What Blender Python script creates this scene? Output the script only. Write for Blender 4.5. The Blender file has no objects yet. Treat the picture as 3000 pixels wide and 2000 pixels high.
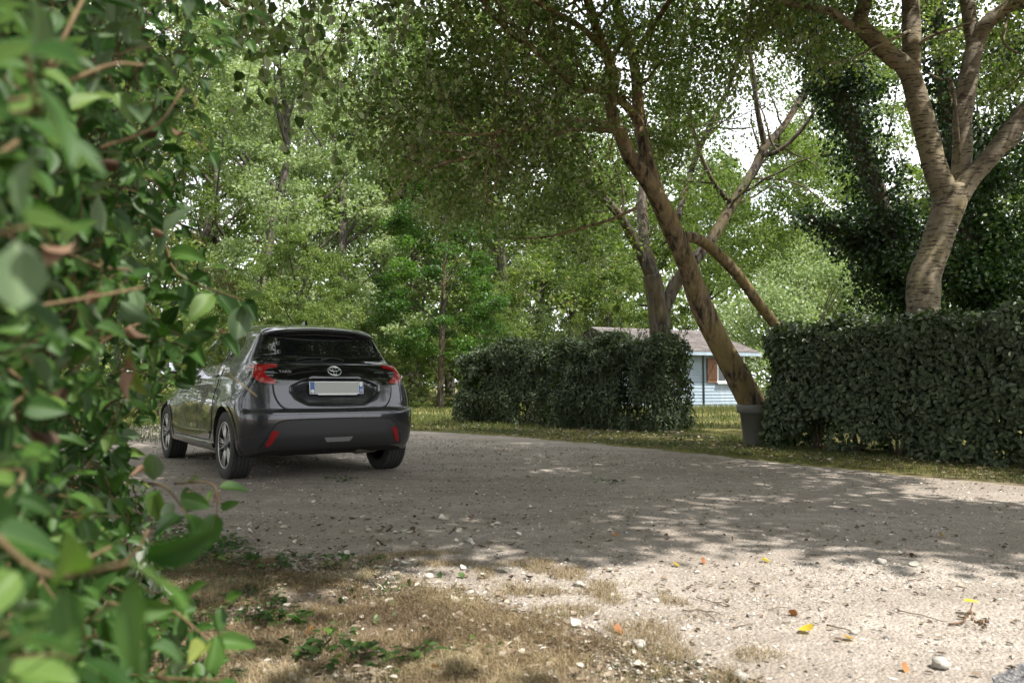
import bpy, math
import numpy as np
from mathutils import Vector, Matrix, Euler

# ------------------------------------------------------------------ camera, sky, sun, exposure
SC = bpy.context.scene
COL = SC.collection
CAM_H, FPX, PITCH = 0.871, 2333.0, math.atan(125 / 2333.0)
cam_data = bpy.data.cameras.new('camera')
cam_data.sensor_width = 36.0
cam_data.lens = 28.0
cam_data.clip_start = 0.05
cam_data.clip_end = 600.0
cam_data.dof.use_dof = True
cam_data.dof.focus_distance = 7.6
cam_data.dof.aperture_fstop = 4.0
cam = bpy.data.objects.new('camera', cam_data)
COL.objects.link(cam)
cam.location = (0, 0, CAM_H)
cam.rotation_euler = (math.pi / 2 + PITCH, 0, 0)
SC.camera = cam

SUN_EL, SUN_AZ = math.radians(60), math.radians(128)   # azimuth clockwise from +Y: behind and to the right of the camera
world = bpy.data.worlds.new('World')
SC.world = world
world.use_nodes = True
wn = world.node_tree.nodes
bg = wn['Background']
sky = wn.new('ShaderNodeTexSky')
sky.sky_type = 'NISHITA'
sky.sun_disc = False
sky.sun_elevation = SUN_EL
sky.sun_rotation = SUN_AZ
sky.air_density = 1.0
sky.dust_density = 1.0
sky.ozone_density = 1.0
wl = world.node_tree.links
wc = wn.new('ShaderNodeTexCoord'); wmp = wn.new('ShaderNodeMapping'); wmp.inputs['Scale'].default_value = (1, 1, 1.8)
wl.new(wc.outputs['Generated'], wmp.inputs[0])
wno = wn.new('ShaderNodeTexNoise'); wno.inputs['Scale'].default_value = 3.2; wno.inputs['Detail'].default_value = 7; wno.inputs['Roughness'].default_value = .55
wl.new(wmp.outputs[0], wno.inputs['Vector'])
wr = wn.new('ShaderNodeValToRGB'); wr.color_ramp.elements[0].position = .22; wr.color_ramp.elements[1].position = .43
wl.new(wno.outputs['Fac'], wr.inputs[0])
wmx = wn.new('ShaderNodeMix'); wmx.data_type = 'RGBA'
wl.new(wr.outputs[0], wmx.inputs[0]); wl.new(sky.outputs[0], wmx.inputs[6]); wmx.inputs[7].default_value = (9.5, 9.7, 10.0, 1)   # white cloud
wl.new(wmx.outputs[2], bg.inputs[0])
bg.inputs[1].default_value = 0.13
sun_data = bpy.data.lights.new('sun', 'SUN')
sun_data.energy = 4.8
sun_data.angle = math.radians(0.53)
sun_data.color = (1.0, 0.95, 0.87)
sun = bpy.data.objects.new('sun', sun_data)
COL.objects.link(sun)
sd = Vector((math.sin(SUN_AZ) * math.cos(SUN_EL), math.cos(SUN_AZ) * math.cos(SUN_EL), math.sin(SUN_EL)))
sun.rotation_euler = sd.to_track_quat('Z', 'Y').to_euler()
SC.view_settings.view_transform = 'Standard'
SC.view_settings.look = 'None'
SC.view_settings.gamma = 1.0
SC.view_settings.use_curve_mapping = False
SC.view_settings.exposure = 0.97
SC.render.engine = 'CYCLES'
SC.cycles.max_bounces = 10
SC.cycles.diffuse_bounces = 5
SC.cycles.transparent_max_bounces = 8
try:
    SC.cycles.use_denoising = True
except Exception:
    pass

# ------------------------------------------------------------------ helpers
R = np.random.default_rng(7)


def at(u, v, depth):
    """A point of the place seen in the photograph at (u, v) of 3000 x 2000, depth metres ahead."""
    a, b = (u - 1500) / FPX, -(v - 1000) / FPX
    cp, sp = math.cos(PITCH), math.sin(PITCH)
    d = np.array([a, cp - b * sp, sp + b * cp])
    return d * (depth / d[1]) + np.array([0, 0, CAM_H])


def ground_at(u, v):
    a, b = (u - 1500) / FPX, -(v - 1000) / FPX
    cp, sp = math.cos(PITCH), math.sin(PITCH)
    d = np.array([a, cp - b * sp, sp + b * cp])
    return d[:2] * (-CAM_H / d[2])


def link(o, parent=None):
    COL.objects.link(o)
    if parent is not None:
        o.parent = parent
    return o


def mesh_np(name, V, F, mats=None, parent=None, smooth=True, fmat=None, attrs=None):
    """One mesh object from numpy vertices and a list of face arrays (each N x 3 or N x 4)."""
    me = mesh_data(name, V, F, mats, smooth, fmat, attrs)
    return link(bpy.data.objects.new(name, me), parent)


def mesh_data(name, V, F, mats=None, smooth=True, fmat=None, attrs=None):
    V = np.asarray(V, np.float32).reshape(-1, 3)
    if not isinstance(F, (list, tuple)):
        F = [F]
    F = [np.asarray(f, np.int32) for f in F if len(f)]
    loops = np.concatenate([f.ravel() for f in F])
    totals = np.concatenate([np.full(len(f), f.shape[1], np.int32) for f in F])
    starts = np.concatenate([[0], np.cumsum(totals)[:-1]]).astype(np.int32)
    me = bpy.data.meshes.new(name)
    me.vertices.add(len(V))
    me.vertices.foreach_set('co', V.ravel())
    me.loops.add(len(loops))
    me.loops.foreach_set('vertex_index', loops)
    me.polygons.add(len(totals))
    me.polygons.foreach_set('loop_start', starts)
    me.polygons.foreach_set('loop_total', totals)
    if mats is not None:
        for m in (mats if isinstance(mats, (list, tuple)) else [mats]):
            me.materials.append(m)
    if fmat is not None:
        me.polygons.foreach_set('material_index', np.asarray(fmat, np.int32))
    me.polygons.foreach_set('use_smooth', np.full(len(totals), bool(smooth)))
    for k, a in (attrs or {}).items():
        at_ = me.attributes.new(k, 'FLOAT', 'POINT')
        at_.data.foreach_set('value', np.asarray(a, np.float32))
    me.update(calc_edges=True)
    return me


def tag(o, label=None, cat=None, group=None, kind=None):
    if label: o['label'] = label
    if cat: o['category'] = cat
    if group: o['group'] = group
    if kind: o['kind'] = kind
    return o


def empty(name, loc=(0, 0, 0), rz=0.0, parent=None):
    o = bpy.data.objects.new(name, None)
    o.empty_display_size = 0.2
    link(o, parent)
    o.location = loc
    o.rotation_euler = (0, 0, rz)
    return o


class MB:
    """Collects simple solids into one mesh."""
    def __init__(self):
        self.V, self.Q, self.T, self.n = [], [], [], 0
    def add(self, V, Q=None, T=None):
        V = np.asarray(V, float).reshape(-1, 3)
        if Q is not None and len(Q): self.Q.append(np.asarray(Q, int) + self.n)
        if T is not None and len(T): self.T.append(np.asarray(T, int) + self.n)
        self.V.append(V); self.n += len(V)
        return self
    def box(self, lo, hi, M=None):
        x0, y0, z0 = lo; x1, y1, z1 = hi
        V = np.array([[x0,y0,z0],[x1,y0,z0],[x1,y1,z0],[x0,y1,z0],[x0,y0,z1],[x1,y0,z1],[x1,y1,z1],[x0,y1,z1]], float)
        if M is not None: V = V @ np.asarray(M)[:3, :3].T + np.asarray(M)[:3, 3]
        return self.add(V, [[0,3,2,1],[4,5,6,7],[0,1,5,4],[1,2,6,5],[2,3,7,6],[3,0,4,7]])
    def prism(self, poly, y0, y1, axes=(0, 2, 1)):
        """A polygon in the first two axes swept along the third."""
        n = len(poly); P = np.asarray(poly, float)
        V = np.zeros((2 * n, 3))
        V[:n, axes[0]] = P[:, 0]; V[:n, axes[1]] = P[:, 1]; V[:n, axes[2]] = y0
        V[n:] = V[:n]; V[n:, axes[2]] = y1
        Q = [[i, (i + 1) % n, n + (i + 1) % n, n + i] for i in range(n)]
        c0 = V[:n].mean(0); c1 = V[n:].mean(0)
        V = np.vstack([V, c0, c1])
        T = [[(i + 1) % n, i, 2 * n] for i in range(n)] + [[n + i, n + (i + 1) % n, 2 * n + 1] for i in range(n)]
        return self.add(V, Q, T)
    def tube(self, P, r, sides=8, caps=True):
        V, Q, T = tube_np(P, r, sides, caps)
        return self.add(V, Q, T)
    def lathe(self, prof, n=40, axis=0, centre=(0, 0, 0), closed=False):
        """prof: (along the axis, radius) pairs turned about an axis."""
        prof = np.asarray(prof, float); m = len(prof)
        a = np.linspace(0, 2 * np.pi, n, endpoint=False)
        V = np.zeros((n, m, 3)); o = [(1, 2), (2, 0), (0, 1)][axis]
        V[:, :, axis] = prof[None, :, 0]
        V[:, :, o[0]] = np.cos(a)[:, None] * prof[None, :, 1]
        V[:, :, o[1]] = np.sin(a)[:, None] * prof[None, :, 1]
        V = V.reshape(-1, 3) + np.asarray(centre, float)
        i, j = np.meshgrid(np.arange(n), np.arange(m if closed else m - 1), indexing='ij')
        i2 = (i + 1) % n; j2 = (j + 1) % m
        Q = np.stack([i * m + j, i2 * m + j, i2 * m + j2, i * m + j2], -1).reshape(-1, 4)
        return self.add(V, Q)
    def build(self, name, mat, parent=None, smooth=True):
        F = []
        if self.Q: F.append(np.concatenate(self.Q))
        if self.T: F.append(np.concatenate(self.T))
        return mesh_np(name, np.concatenate(self.V), F, mat, parent, smooth)


def tube_np(P, r, sides=8, caps=True):
    P = np.asarray(P, float); n = len(P)
    r = np.broadcast_to(np.asarray(r, float), (n,)) if np.ndim(r) < 2 else np.asarray(r)
    T = np.gradient(P, axis=0); T /= np.linalg.norm(T, axis=1, keepdims=True) + 1e-12
    ref = np.array([0, 0, 1.0]) if abs(T[0, 2]) < 0.9 else np.array([1.0, 0, 0])
    N = np.cross(T[0], ref); N /= np.linalg.norm(N)
    Ns = [N]
    for k in range(1, n):
        N = Ns[-1] - T[k] * np.dot(Ns[-1], T[k]); N /= np.linalg.norm(N) + 1e-12; Ns.append(N)
    Ns = np.array(Ns); B = np.cross(T, Ns)
    a = np.linspace(0, 2 * np.pi, sides, endpoint=False)
    rr = r[:, None] if r.ndim == 1 else r
    V = P[:, None] + (np.cos(a)[None, :, None] * Ns[:, None] + np.sin(a)[None, :, None] * B[:, None]) * (rr if rr.shape[1] > 1 else np.repeat(rr, sides, 1))[..., None]
    V = V.reshape(-1, 3)
    i, j = np.meshgrid(np.arange(n - 1), np.arange(sides), indexing='ij'); j2 = (j + 1) % sides
    Q = np.stack([i * sides + j, i * sides + j2, (i + 1) * sides + j2, (i + 1) * sides + j], -1).reshape(-1, 4)
    Tt = []
    if caps:
        V = np.vstack([V, P[0], P[-1]]); c = n * sides; k = np.arange(sides)
        Tt = np.vstack([np.stack([(k + 1) % sides, k, np.full(sides, c)], 1),
                        np.stack([(n - 1) * sides + k, (n - 1) * sides + (k + 1) % sides, np.full(sides, c + 1)], 1)])
    return V, Q, Tt


def spline(P, n):
    """Catmull-Rom through P, n samples evenly by arc length; extra columns (radii) ride along."""
    P = np.asarray(P, float)
    Q = np.vstack([2 * P[0] - P[1], P, 2 * P[-1] - P[-2]])
    out = []
    for k in range(1, len(Q) - 2):
        t = np.linspace(0, 1, 24, endpoint=False)[:, None]
        a, b, c, d = Q[k - 1], Q[k], Q[k + 1], Q[k + 2]
        out.append(.5 * (2 * b + (c - a) * t + (2 * a - 5 * b + 4 * c - d) * t ** 2 + (3 * b - a - 3 * c + d) * t ** 3))
    out.append(P[-1:]); S = np.vstack(out)
    L = np.concatenate([[0], np.cumsum(np.linalg.norm(np.diff(S[:, :3], axis=0), axis=1))])
    s = np.linspace(0, L[-1], n)
    return np.stack([np.interp(s, L, S[:, k]) for k in range(S.shape[1])], 1)


def resample(P, n):
    P = np.asarray(P, float)
    L = np.concatenate([[0], np.cumsum(np.linalg.norm(np.diff(P, axis=0), axis=1))])
    s = np.linspace(0, L[-1], n)
    return np.stack([np.interp(s, L, P[:, k]) for k in range(P.shape[1])], 1)


def smooth01(a, b, x):
    t = np.clip((x - a) / (b - a), 0, 1)
    return t * t * (3 - 2 * t)


# ------------------------------------------------------------------ materials
class NT:
    def __init__(self, name):
        self.m = bpy.data.materials.new(name); self.m.use_nodes = True
        self.t = self.m.node_tree; self.n = self.t.nodes; self.l = self.t.links
        self.b = self.n['Principled BSDF']; self.out = self.n['Material Output']
    def new(self, kind, **kw):
        nd = self.n.new(kind)
        for k, v in kw.items():
            if hasattr(nd, k) and k not in ('inputs',):
                setattr(nd, k, v)
        return nd
    def link(self, a, b): self.l.new(a, b)
    def coord(self, what='Object', scale=None):
        c = self.new('ShaderNodeTexCoord').outputs[what]
        if scale is None: return c
        mp = self.new('ShaderNodeMapping'); mp.inputs['Scale'].default_value = scale
        self.link(c, mp.inputs[0]); return mp.outputs[0]
    def noise(self, vec, scale, detail=5, rough=.6, dist=0.0):
        nd = self.new('ShaderNodeTexNoise'); nd.inputs['Scale'].default_value = scale
        nd.inputs['Detail'].default_value = detail; nd.inputs['Roughness'].default_value = rough
        nd.inputs['Distortion'].default_value = dist
        if vec is not None: self.link(vec, nd.inputs['Vector'])
        return nd.outputs['Fac']
    def ramp(self, fac, stops, interp='LINEAR'):
        nd = self.new('ShaderNodeValToRGB'); cr = nd.color_ramp; cr.interpolation = interp
        while len(cr.elements) < len(stops): cr.elements.new(.5)
        for e, (p, c) in zip(cr.elements, stops):
            e.position = p; e.color = (*c, 1) if len(c) == 3 else c
        self.link(fac, nd.inputs[0]); return nd.outputs[0]
    def val(self, fac, stops):
        return self.ramp(fac, [(p, (v, v, v)) for p, v in stops])
    def mix(self, fac, a, b, mode='MIX'):
        nd = self.new('ShaderNodeMix'); nd.data_type = 'RGBA'; nd.blend_type = mode
        for s, v in ((nd.inputs[0], fac), (nd.inputs[6], a), (nd.inputs[7], b)):
            if hasattr(v, 'links'): self.link(v, s)
            elif isinstance(v, (int, float)): s.default_value = v
            else: s.default_value = (*v, 1)
        return nd.outputs[2]
    def math(self, op, a, b=None):
        nd = self.new('ShaderNodeMath'); nd.operation = op
        for s, v in zip(nd.inputs, (a, b)):
            if v is None: continue
            if hasattr(v, 'links'): self.link(v, s)
            else: s.default_value = v
        return nd.outputs[0]
    def attr(self, name):
        nd = self.new('ShaderNodeAttribute'); nd.attribute_name = name; return nd.outputs['Fac']
    def bump(self, h, strength=.5, dist=.01):
        nd = self.new('ShaderNodeBump'); nd.inputs['Strength'].default_value = strength; nd.inputs['Distance'].default_value = dist
        self.link(h, nd.inputs['Height']); self.link(nd.outputs[0], self.b.inputs['Normal'])
        return nd.outputs[0]
    def set(self, **kw):
        for k, v in kw.items():
            s = self.b.inputs[k.replace('_', ' ')]
            if hasattr(v, 'links'): self.link(v, s)
            elif isinstance(v, (tuple, list)): s.default_value = (*v, 1) if len(v) == 3 else v
            else: s.default_value = v
        return self


def plain(name, col, rough=.5, metal=0.0, coat=0.0, spec=.5, vary=.12, scale=30, bump=0.0):
    t = NT(name); co = t.coord('Object')
    n = t.noise(co, scale, 4)
    c = t.mix(n, tuple(np.array(col) * (1 - vary)), tuple(np.minimum(1, np.array(col) * (1 + vary))))
    t.set(Base_Color=c, Roughness=rough, Metallic=metal, Coat_Weight=coat)
    t.b.inputs['Specular IOR Level'].default_value = spec
    t.b.inputs['Coat Roughness'].default_value = .03
    if bump: t.bump(n, bump, .004)
    return t.m


def leaf_mat(name, stops, trans=.35, rough=.45, back=None, tcol=None, spec=.4, veins=False):
    """Leaf blades: a colour per leaf (attribute tint), light shining through, a paler underside where the species has one."""
    t = NT(name)
    tint = t.attr('tint')
    c = t.ramp(tint, stops)
    if back is not None:
        geo = t.new('ShaderNodeNewGeometry')
        c = t.mix(geo.outputs['Backfacing'], c, t.mix(tint, back[0], back[1]))
    co = t.coord('Object')
    c = t.mix(.5, c, t.mix(t.noise(co, 1.3 if not veins else 60, 3), (.35, .35, .35), (.65, .65, .65)), 'OVERLAY')
    if veins:
        sp = t.noise(co, 230, 3, .6)
        c = t.mix(t.val(sp, [(.68, 0), (.74, .8)]), c, (.13, .085, .035))
        ax = t.attr('across')
        c = t.mix(t.val(ax, [(0.0, .45), (.06, .0)]), c, (.22, .30, .10))
    t.set(Base_Color=c, Roughness=rough)
    t.b.inputs['Specular IOR Level'].default_value = spec
    tr = t.new('ShaderNodeBsdfTranslucent')
    t.link(t.mix(1.0, c, tcol or (1.0, 1.0, .55), 'MULTIPLY') if False else t.mix(.6, c, t.mix(1.0, c, tcol or (1.6, 1.9, .5), 'MULTIPLY')), tr.inputs[0])
    ms = t.new('ShaderNodeMixShader'); ms.inputs[0].default_value = trans
    t.link(t.b.outputs[0], ms.inputs[1]); t.link(tr.outputs[0], ms.inputs[2]); t.link(ms.outputs[0], t.out.inputs[0])
    return t.m
# ------------------------------------------------------------------ vegetation helpers
TPL = {
    'quad': (np.array([[0, 0, 0], [.5, .5, .07], [1, 0, -.06], [.5, -.5, .07]]), [np.array([[0, 1, 2, 3]])]),
    'hex': (np.array([[0, 0, 0], [.28, .44, .09], [.68, .38, .07], [1, 0, -.10], [.68, -.38, .07], [.28, -.44, .09]]), [np.array([[0, 1, 2, 3], [0, 3, 4, 5]])]),
    'oval': (np.array([[0, 0, 0], [.20, .42, .08], [.55, .50, .09], [.86, .28, .03], [1, 0, -.08], [.86, -.28, .03], [.55, -.50, .09], [.20, -.42, .08]]), [np.array([[0, 1, 2, 3], [0, 3, 4, 5], [0, 5, 6, 7]])]),
    'lobed': (np.array([[0, 0, 0], [.15, .5, .05], [.5, .32, .08], [.72, .46, .02], [1, 0, -.1], [.72, -.46, .02], [.5, -.32, .08], [.15, -.5, .05]]),
              [np.array([[0, 1, 2, 4], [0, 4, 6, 7]]), np.array([[2, 3, 4], [4, 5, 6]])]),
}


def unit(v):
    return v / (np.linalg.norm(v, axis=-1, keepdims=True) + 1e-12)


def leaf_frame(along, nrm):
    a = unit(along); b = unit(np.cross(nrm, a)); c = np.cross(a, b)
    return a, b, c


def leaves_np(pos, along, nrm, length, width, tpl='quad'):
    T, F = TPL[tpl]; n = len(pos); k = len(T)
    a, b, c = leaf_frame(along, nrm)
    L = np.broadcast_to(np.asarray(length, float), (n,))[:, None, None]; W = np.broadcast_to(np.asarray(width, float), (n,))[:, None, None]
    V = pos[:, None] + a[:, None] * T[None, :, 0:1] * L + b[:, None] * T[None, :, 1:2] * W + c[:, None] * T[None, :, 2:3] * L
    off = (np.arange(n) * k)[:, None, None]
    return V.reshape(-1, 3), [(f[None] + off).reshape(-1, f.shape[1]) for f in F], k


def foliage(name, pos, along, nrm, length, width, mat, parent=None, tpl='quad', tint=None, rng=R):
    V, F, k = leaves_np(pos, along, nrm, length, width, tpl)
    if tint is None: tint = rng.random(len(pos))
    return mesh_np(name, V, F, mat, parent, False, None, {'tint': np.repeat(np.clip(tint, 0, 1), k)})


def rand_dirs(n, rng):
    return unit(rng.normal(size=(n, 3)))


class Wood:
    """Trunks, limbs and twigs of one tree."""
    def __init__(self): self.mb = MB()
    def limb(self, P, sides=10, knots=0.0, rng=R, n=None):
        P = np.asarray(P, float)
        L = np.linalg.norm(np.diff(P[:, :3], axis=0), axis=1).sum()
        n = n or max(5, int(L / max(.06, P[:, 3].mean() * .9)))
        S = spline(P, n)
        r = np.maximum(S[:, 3], .003)
        if knots:
            n = max(n, int(L / .05)); S = spline(P, n); r = np.maximum(S[:, 3], .003); sides = int(sides * 1.6)
            a_, l_ = np.meshgrid(np.arange(sides) / sides, np.linspace(0, L, n)); sd_ = int(rng.integers(1000))
            fold = np.minimum(a_, 1 - a_) * 2 * 6.0
            q = np.column_stack([fold.ravel(), l_.ravel() * 1.6]); q2 = np.column_stack([fold.ravel() * 2.6, l_.ravel() * 4.5])
            bumpy = (value_noise(q + sd_, 1.0, 301) - .5) * 2.6 + (value_noise(q2 + sd_, 1.0, 302) - .5) * 1.7
            rr = r[:, None] * (1 + knots * bumpy.reshape(n, sides) + knots * .8 * np.sin(np.linspace(0, L * 5, n) + rng.random() * 6)[:, None] + knots * .25 * rng.normal(size=(n, sides)))
            self.mb.tube(S[:, :3], rr, sides)
        else:
            self.mb.tube(S[:, :3], r, sides)
        return S
    def build(self, name, mat, parent): return self.mb.build(name, mat, parent, True)


def branch_out(S, wood, rng, gap=.35, start=.3, length=(.8, 1.7), twig_gap=.16, twig_len=(.25, .55), per_twig=10, droop=.15, spread=.9, up=.15, keep=None, twig_sides=3, rmin=.006):
    """Side branches and twigs along a limb; returns leaf positions and directions."""
    P, r = S[:, :3], S[:, 3]
    d = np.concatenate([[0], np.cumsum(np.linalg.norm(np.diff(P, axis=0), axis=1))]); L = d[-1]
    out_p, out_d = [], []
    for s in np.arange(L * start, L + .01, gap):
        s = min(L, s + rng.normal() * gap * .3)
        p0 = np.array([np.interp(s, d, P[:, k]) for k in range(3)]); r0 = np.interp(s, d, r)
        k = min(len(P) - 2, max(0, np.searchsorted(d, s) - 1)); t = unit(P[k + 1] - P[k])
        dr = unit(t * .5 + rand_dirs(1, rng)[0] * spread + np.array([0, 0, up]))
        ln = rng.uniform(*length); m = 7
        pts = [p0]; v = dr.copy()
        for i in range(m - 1):
            v = unit(v + rand_dirs(1, rng)[0] * .28 + np.array([0, 0, -droop * (i / m)]))
            pts.append(pts[-1] + v * ln / (m - 1))
        pts = np.array(pts)
        if keep is not None and not keep(pts[m // 2]): continue
        rb = min(r0 * .55, .012 + .012 * ln)
        rad = np.linspace(max(rb, rmin), rmin * .6, m)
        wood.mb.tube(pts, rad, 5, False)
        for q in np.arange(.2, 1.001, twig_gap / ln):
            f = q * (m - 1); i = min(m - 2, int(f)); b = pts[i] * (1 - f + i) + pts[i + 1] * (f - i)
            tv = unit(pts[i + 1] - pts[i]); td = unit(tv * .6 + rand_dirs(1, rng)[0] * .8 + np.array([0, 0, -droop]))
            tl = rng.uniform(*twig_len); e = b + td * tl + np.array([0, 0, -droop * .3 * tl])
            mid = (b + e) / 2 + rand_dirs(1, rng)[0] * tl * .08
            if twig_sides: wood.mb.tube(np.array([b, mid, e]), [rmin * .55, rmin * .45, rmin * .3], twig_sides, False)
            c = rng.uniform(.1, 1.05, per_twig)[:, None]
            pp = (b * (1 - c) + e * c) + rng.normal(size=(per_twig, 3)) * .03
            out_p.append(pp); out_d.append(unit(td[None] * .5 + rand_dirs(per_twig, rng) * .9))
    if not out_p: return np.zeros((0, 3)), np.zeros((0, 3))
    return np.vstack(out_p), np.vstack(out_d)


def px(pts, s=1.27551):
    """(u, v, depth, radius in pixels) of the 2352-wide view of the photograph -> world points with radii."""
    return np.array([[*at(u * s, v * s, z), r * s * z / FPX] for u, v, z, r in pts])


def bark(name, cols, scale=6, lent=None, lent_scale=4.2, lent_cut=.535, tight=False, rough=.85, bump=.6, stretch=(1, 1, .35), moss=None):
    t = NT(name); co = t.coord('Object', stretch)
    n1 = t.noise(co, scale, 8, .65, .4); n2 = t.noise(t.coord('Object'), scale * .18, 4)
    c = t.ramp(n1, [(.40, cols[0]), (.50, cols[1]), (.62, cols[2])] if tight else [(.3, cols[0]), (.52, cols[1]), (.72, cols[2])])
    if moss is not None:
        c = t.mix(t.val(n2, [(.45, 0), (.62, .75)]), c, moss)
    h = n1
    if lent is not None:
        co2 = t.coord('Object', (1, 1, 5.5))
        l = t.noise(co2, lent_scale, 5, .6, .5)
        f = t.val(l, [(lent_cut, 0), (lent_cut + .07, 1)])
        c = t.mix(f, c, lent)
        h = t.math('ADD', n1, t.math('MULTIPLY', f, .5))
    t.set(Base_Color=c, Roughness=rough); t.b.inputs['Specular IOR Level'].default_value = .2
    t.bump(h, bump, .03)
    return t.m


M_BARK_OCHRE = bark('ochre_bark', [(.034, .026, .018), (.145, .108, .066), (.25, .185, .105)], 13, stretch=(1, 1, .2)  , tight=True, moss=(.20, .15, .06), bump=.9)
M_BARK_DARK = bark('dark_bark', [(.03, .025, .02), (.075, .062, .05), (.15, .13, .105)], 11, tight=True, stretch=(1, 1, .22), moss=(.12, .095, .05))
M_BARK_PALE = bark('pale_bark', [(.095, .078, .058), (.195, .163, .124), (.29, .245, .19)], 5, lent=(.06, .045, .033), lent_scale=7.5, lent_cut=.53, stretch=(1, 1, .8), bump=.6, moss=(.24, .20, .11))
M_BARK_GREY = bark('grey_bark', [(.04, .036, .03), (.09, .08, .065), (.15, .135, .11)], 8)
M_TWIG = plain('twig_bark', (.10, .075, .05), .8, vary=.4, scale=12)

L_POPLAR = leaf_mat('poplar_leaf', [(0, (.038, .064, .017)), (.35, (.075, .118, .028)), (.7, (.118, .165, .042)), (1, (.18, .21, .07))], .56, .5,
                    back=((.15, .175, .10), (.29, .31, .21)))
L_OLIVE = leaf_mat('olive_leaf', [(0, (.048, .080, .018)), (.5, (.115, .168, .040)), (.85, (.195, .24, .075)), (1, (.22, .20, .07))], .46, .5)
L_SILVER = leaf_mat('silver_leaf', [(0, (.095, .145, .050)), (.5, (.20, .26, .115)), (1, (.33, .37, .22))], .35, .55)
L_BRIGHT = leaf_mat('bright_leaf', [(0, (.026, .055, .013)), (.4, (.052, .105, .022)), (.75, (.11, .18, .034)), (1, (.20, .26, .055))], .45, .45, tcol=(1.4, 2.2, .4))
L_HEDGE = leaf_mat('hedge_leaf', [(0, (.016, .036, .010)), (.4, (.048, .088, .018)), (.8, (.092, .142, .036)), (.97, (.13, .18, .06)), (1, (.13, .12, .03))], .14, .40,
                   back=((.045, .058, .035), (.10, .13, .07)), spec=.28)
L_IVY = leaf_mat('ivy_leaf', [(0, (.012, .028, .008)), (.5, (.025, .056, .014)), (.9, (.050, .100, .022)), (1, (.12, .17, .03))], .22, .38)
L_SHRUB = leaf_mat('shrub_leaf', [(0, (.014, .042, .008)), (.4, (.032, .082, .015)), (.8, (.060, .125, .024)), (.95, (.13, .20, .05)), (1, (.16, .19, .045))], .30, .5, spec=.25, tcol=(1.4, 2.0, .4),
                   back=((.075, .12, .06), (.13, .18, .10)), veins=True)
L_DRY = leaf_mat('withered_leaf', [(0, (.05, .03, .018)), (.5, (.11, .062, .038)), (1, (.20, .125, .08))], .15, .7)
L_LITTER = leaf_mat('litter_leaf', [(0, (.05, .032, .022)), (.3, (.13, .085, .055)), (.6, (.27, .22, .165)), (.85, (.45, .41, .35)), (1, (.60, .57, .51))], .10, .75)
L_LITTER_GREEN = leaf_mat('fallen_green_leaf', [(0, (.035, .055, .018)), (.5, (.06, .11, .03)), (1, (.13, .19, .07))], .2, .55)
L_YELLOW = leaf_mat('yellow_leaf', [(0, (.33, .18, .03)), (.5, (.50, .36, .04)), (1, (.55, .45, .06))], .25, .5)
L_ORANGE = leaf_mat('orange_leaf', [(0, (.22, .08, .035)), (1, (.40, .19, .06))], .15, .6)
L_GRASS = leaf_mat('grass_blade', [(0, (.030, .055, .012)), (.4, (.065, .095, .02)), (.7, (.135, .135, .05)), (1, (.30, .25, .13))], .35, .55)
L_STRAW = leaf_mat('dry_grass_blade', [(0, (.10, .068, .038)), (.4, (.205, .150, .085)), (.8, (.35, .275, .165)), (1, (.47, .39, .26))], .2, .7)


def blades(name, xy, h, w, mat, tint, rng=R, lean=.6, parent=None, z0=0.0):
    """Grass: bent two-segment blades."""
    n = len(xy); h = np.broadcast_to(h, (n,)) * rng.uniform(.5, 1.25, n); w = np.broadcast_to(w, (n,))
    a = rng.random(n) * 2 * np.pi; ld = np.stack([np.cos(a), np.sin(a)], 1) * (np.abs(rng.normal(size=n)) * lean)[:, None]
    b = rng.random(n) * np.pi; sd_ = np.stack([np.cos(b), np.sin(b)], 1)
    P0 = np.column_stack([xy, np.full(n, z0)])
    P1 = np.column_stack([xy + ld * (h * .45)[:, None], z0 + h * .62])
    P2 = np.column_stack([xy + ld * (h * 1.15)[:, None], z0 + h / (1 + .6 * np.hypot(ld[:, 0], ld[:, 1]))])
    s3 = np.column_stack([sd_ * (w / 2)[:, None], np.zeros(n)])
    V = np.stack([P0 - s3, P0 + s3, P1 + s3 * .8, P1 - s3 * .8, P2], 1).reshape(-1, 3)
    o = (np.arange(n) * 5)[:, None]
    return mesh_np(name, V, [np.array([[0, 1, 2, 3]]) + o, np.array([[3, 2, 4]]) + o], mat, parent, False, None, {'tint': np.repeat(np.clip(tint, 0, 1), 5)})


def poly_points(poly, n, rng):
    """n random points inside a polygon."""
    poly = np.asarray(poly, float); lo, hi = poly.min(0), poly.max(0); out = []; got = 0
    while got < n:
        p = rng.uniform(lo, hi, (n * 2, 2)); c = inside(poly, p); out.append(p[c]); got += c.sum()
    return np.vstack(out)[:n]


def inside(poly, p):
    x, y = p[:, 0], p[:, 1]; c = np.zeros(len(p), bool); j = len(poly) - 1
    for i in range(len(poly)):
        xi, yi = poly[i]; xj, yj = poly[j]
        c ^= ((yi > y) != (yj > y)) & (x < (xj - xi) * (y - yi) / (yj - yi + 1e-12) + xi); j = i
    return c


def value_noise(p, scale, seed):
    """Smooth 2-D noise in 0..1 for clumping."""
    g = np.random.default_rng(seed).random((64, 64)); q = np.asarray(p) / scale
    i = np.floor(q).astype(int); f = q - i; f = f * f * (3 - 2 * f)
    a = g[i[:, 0] % 64, i[:, 1] % 64]; b = g[(i[:, 0] + 1) % 64, i[:, 1] % 64]; c = g[i[:, 0] % 64, (i[:, 1] + 1) % 64]; d = g[(i[:, 0] + 1) % 64, (i[:, 1] + 1) % 64]
    return (a * (1 - f[:, 0]) + b * f[:, 0]) * (1 - f[:, 1]) + (c * (1 - f[:, 0]) + d * f[:, 0]) * f[:, 1]
# ------------------------------------------------------------------ ground, driveway, road edge
S235 = 1.27551
def g(u, v): return ground_at(u * S235, v * S235)


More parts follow.
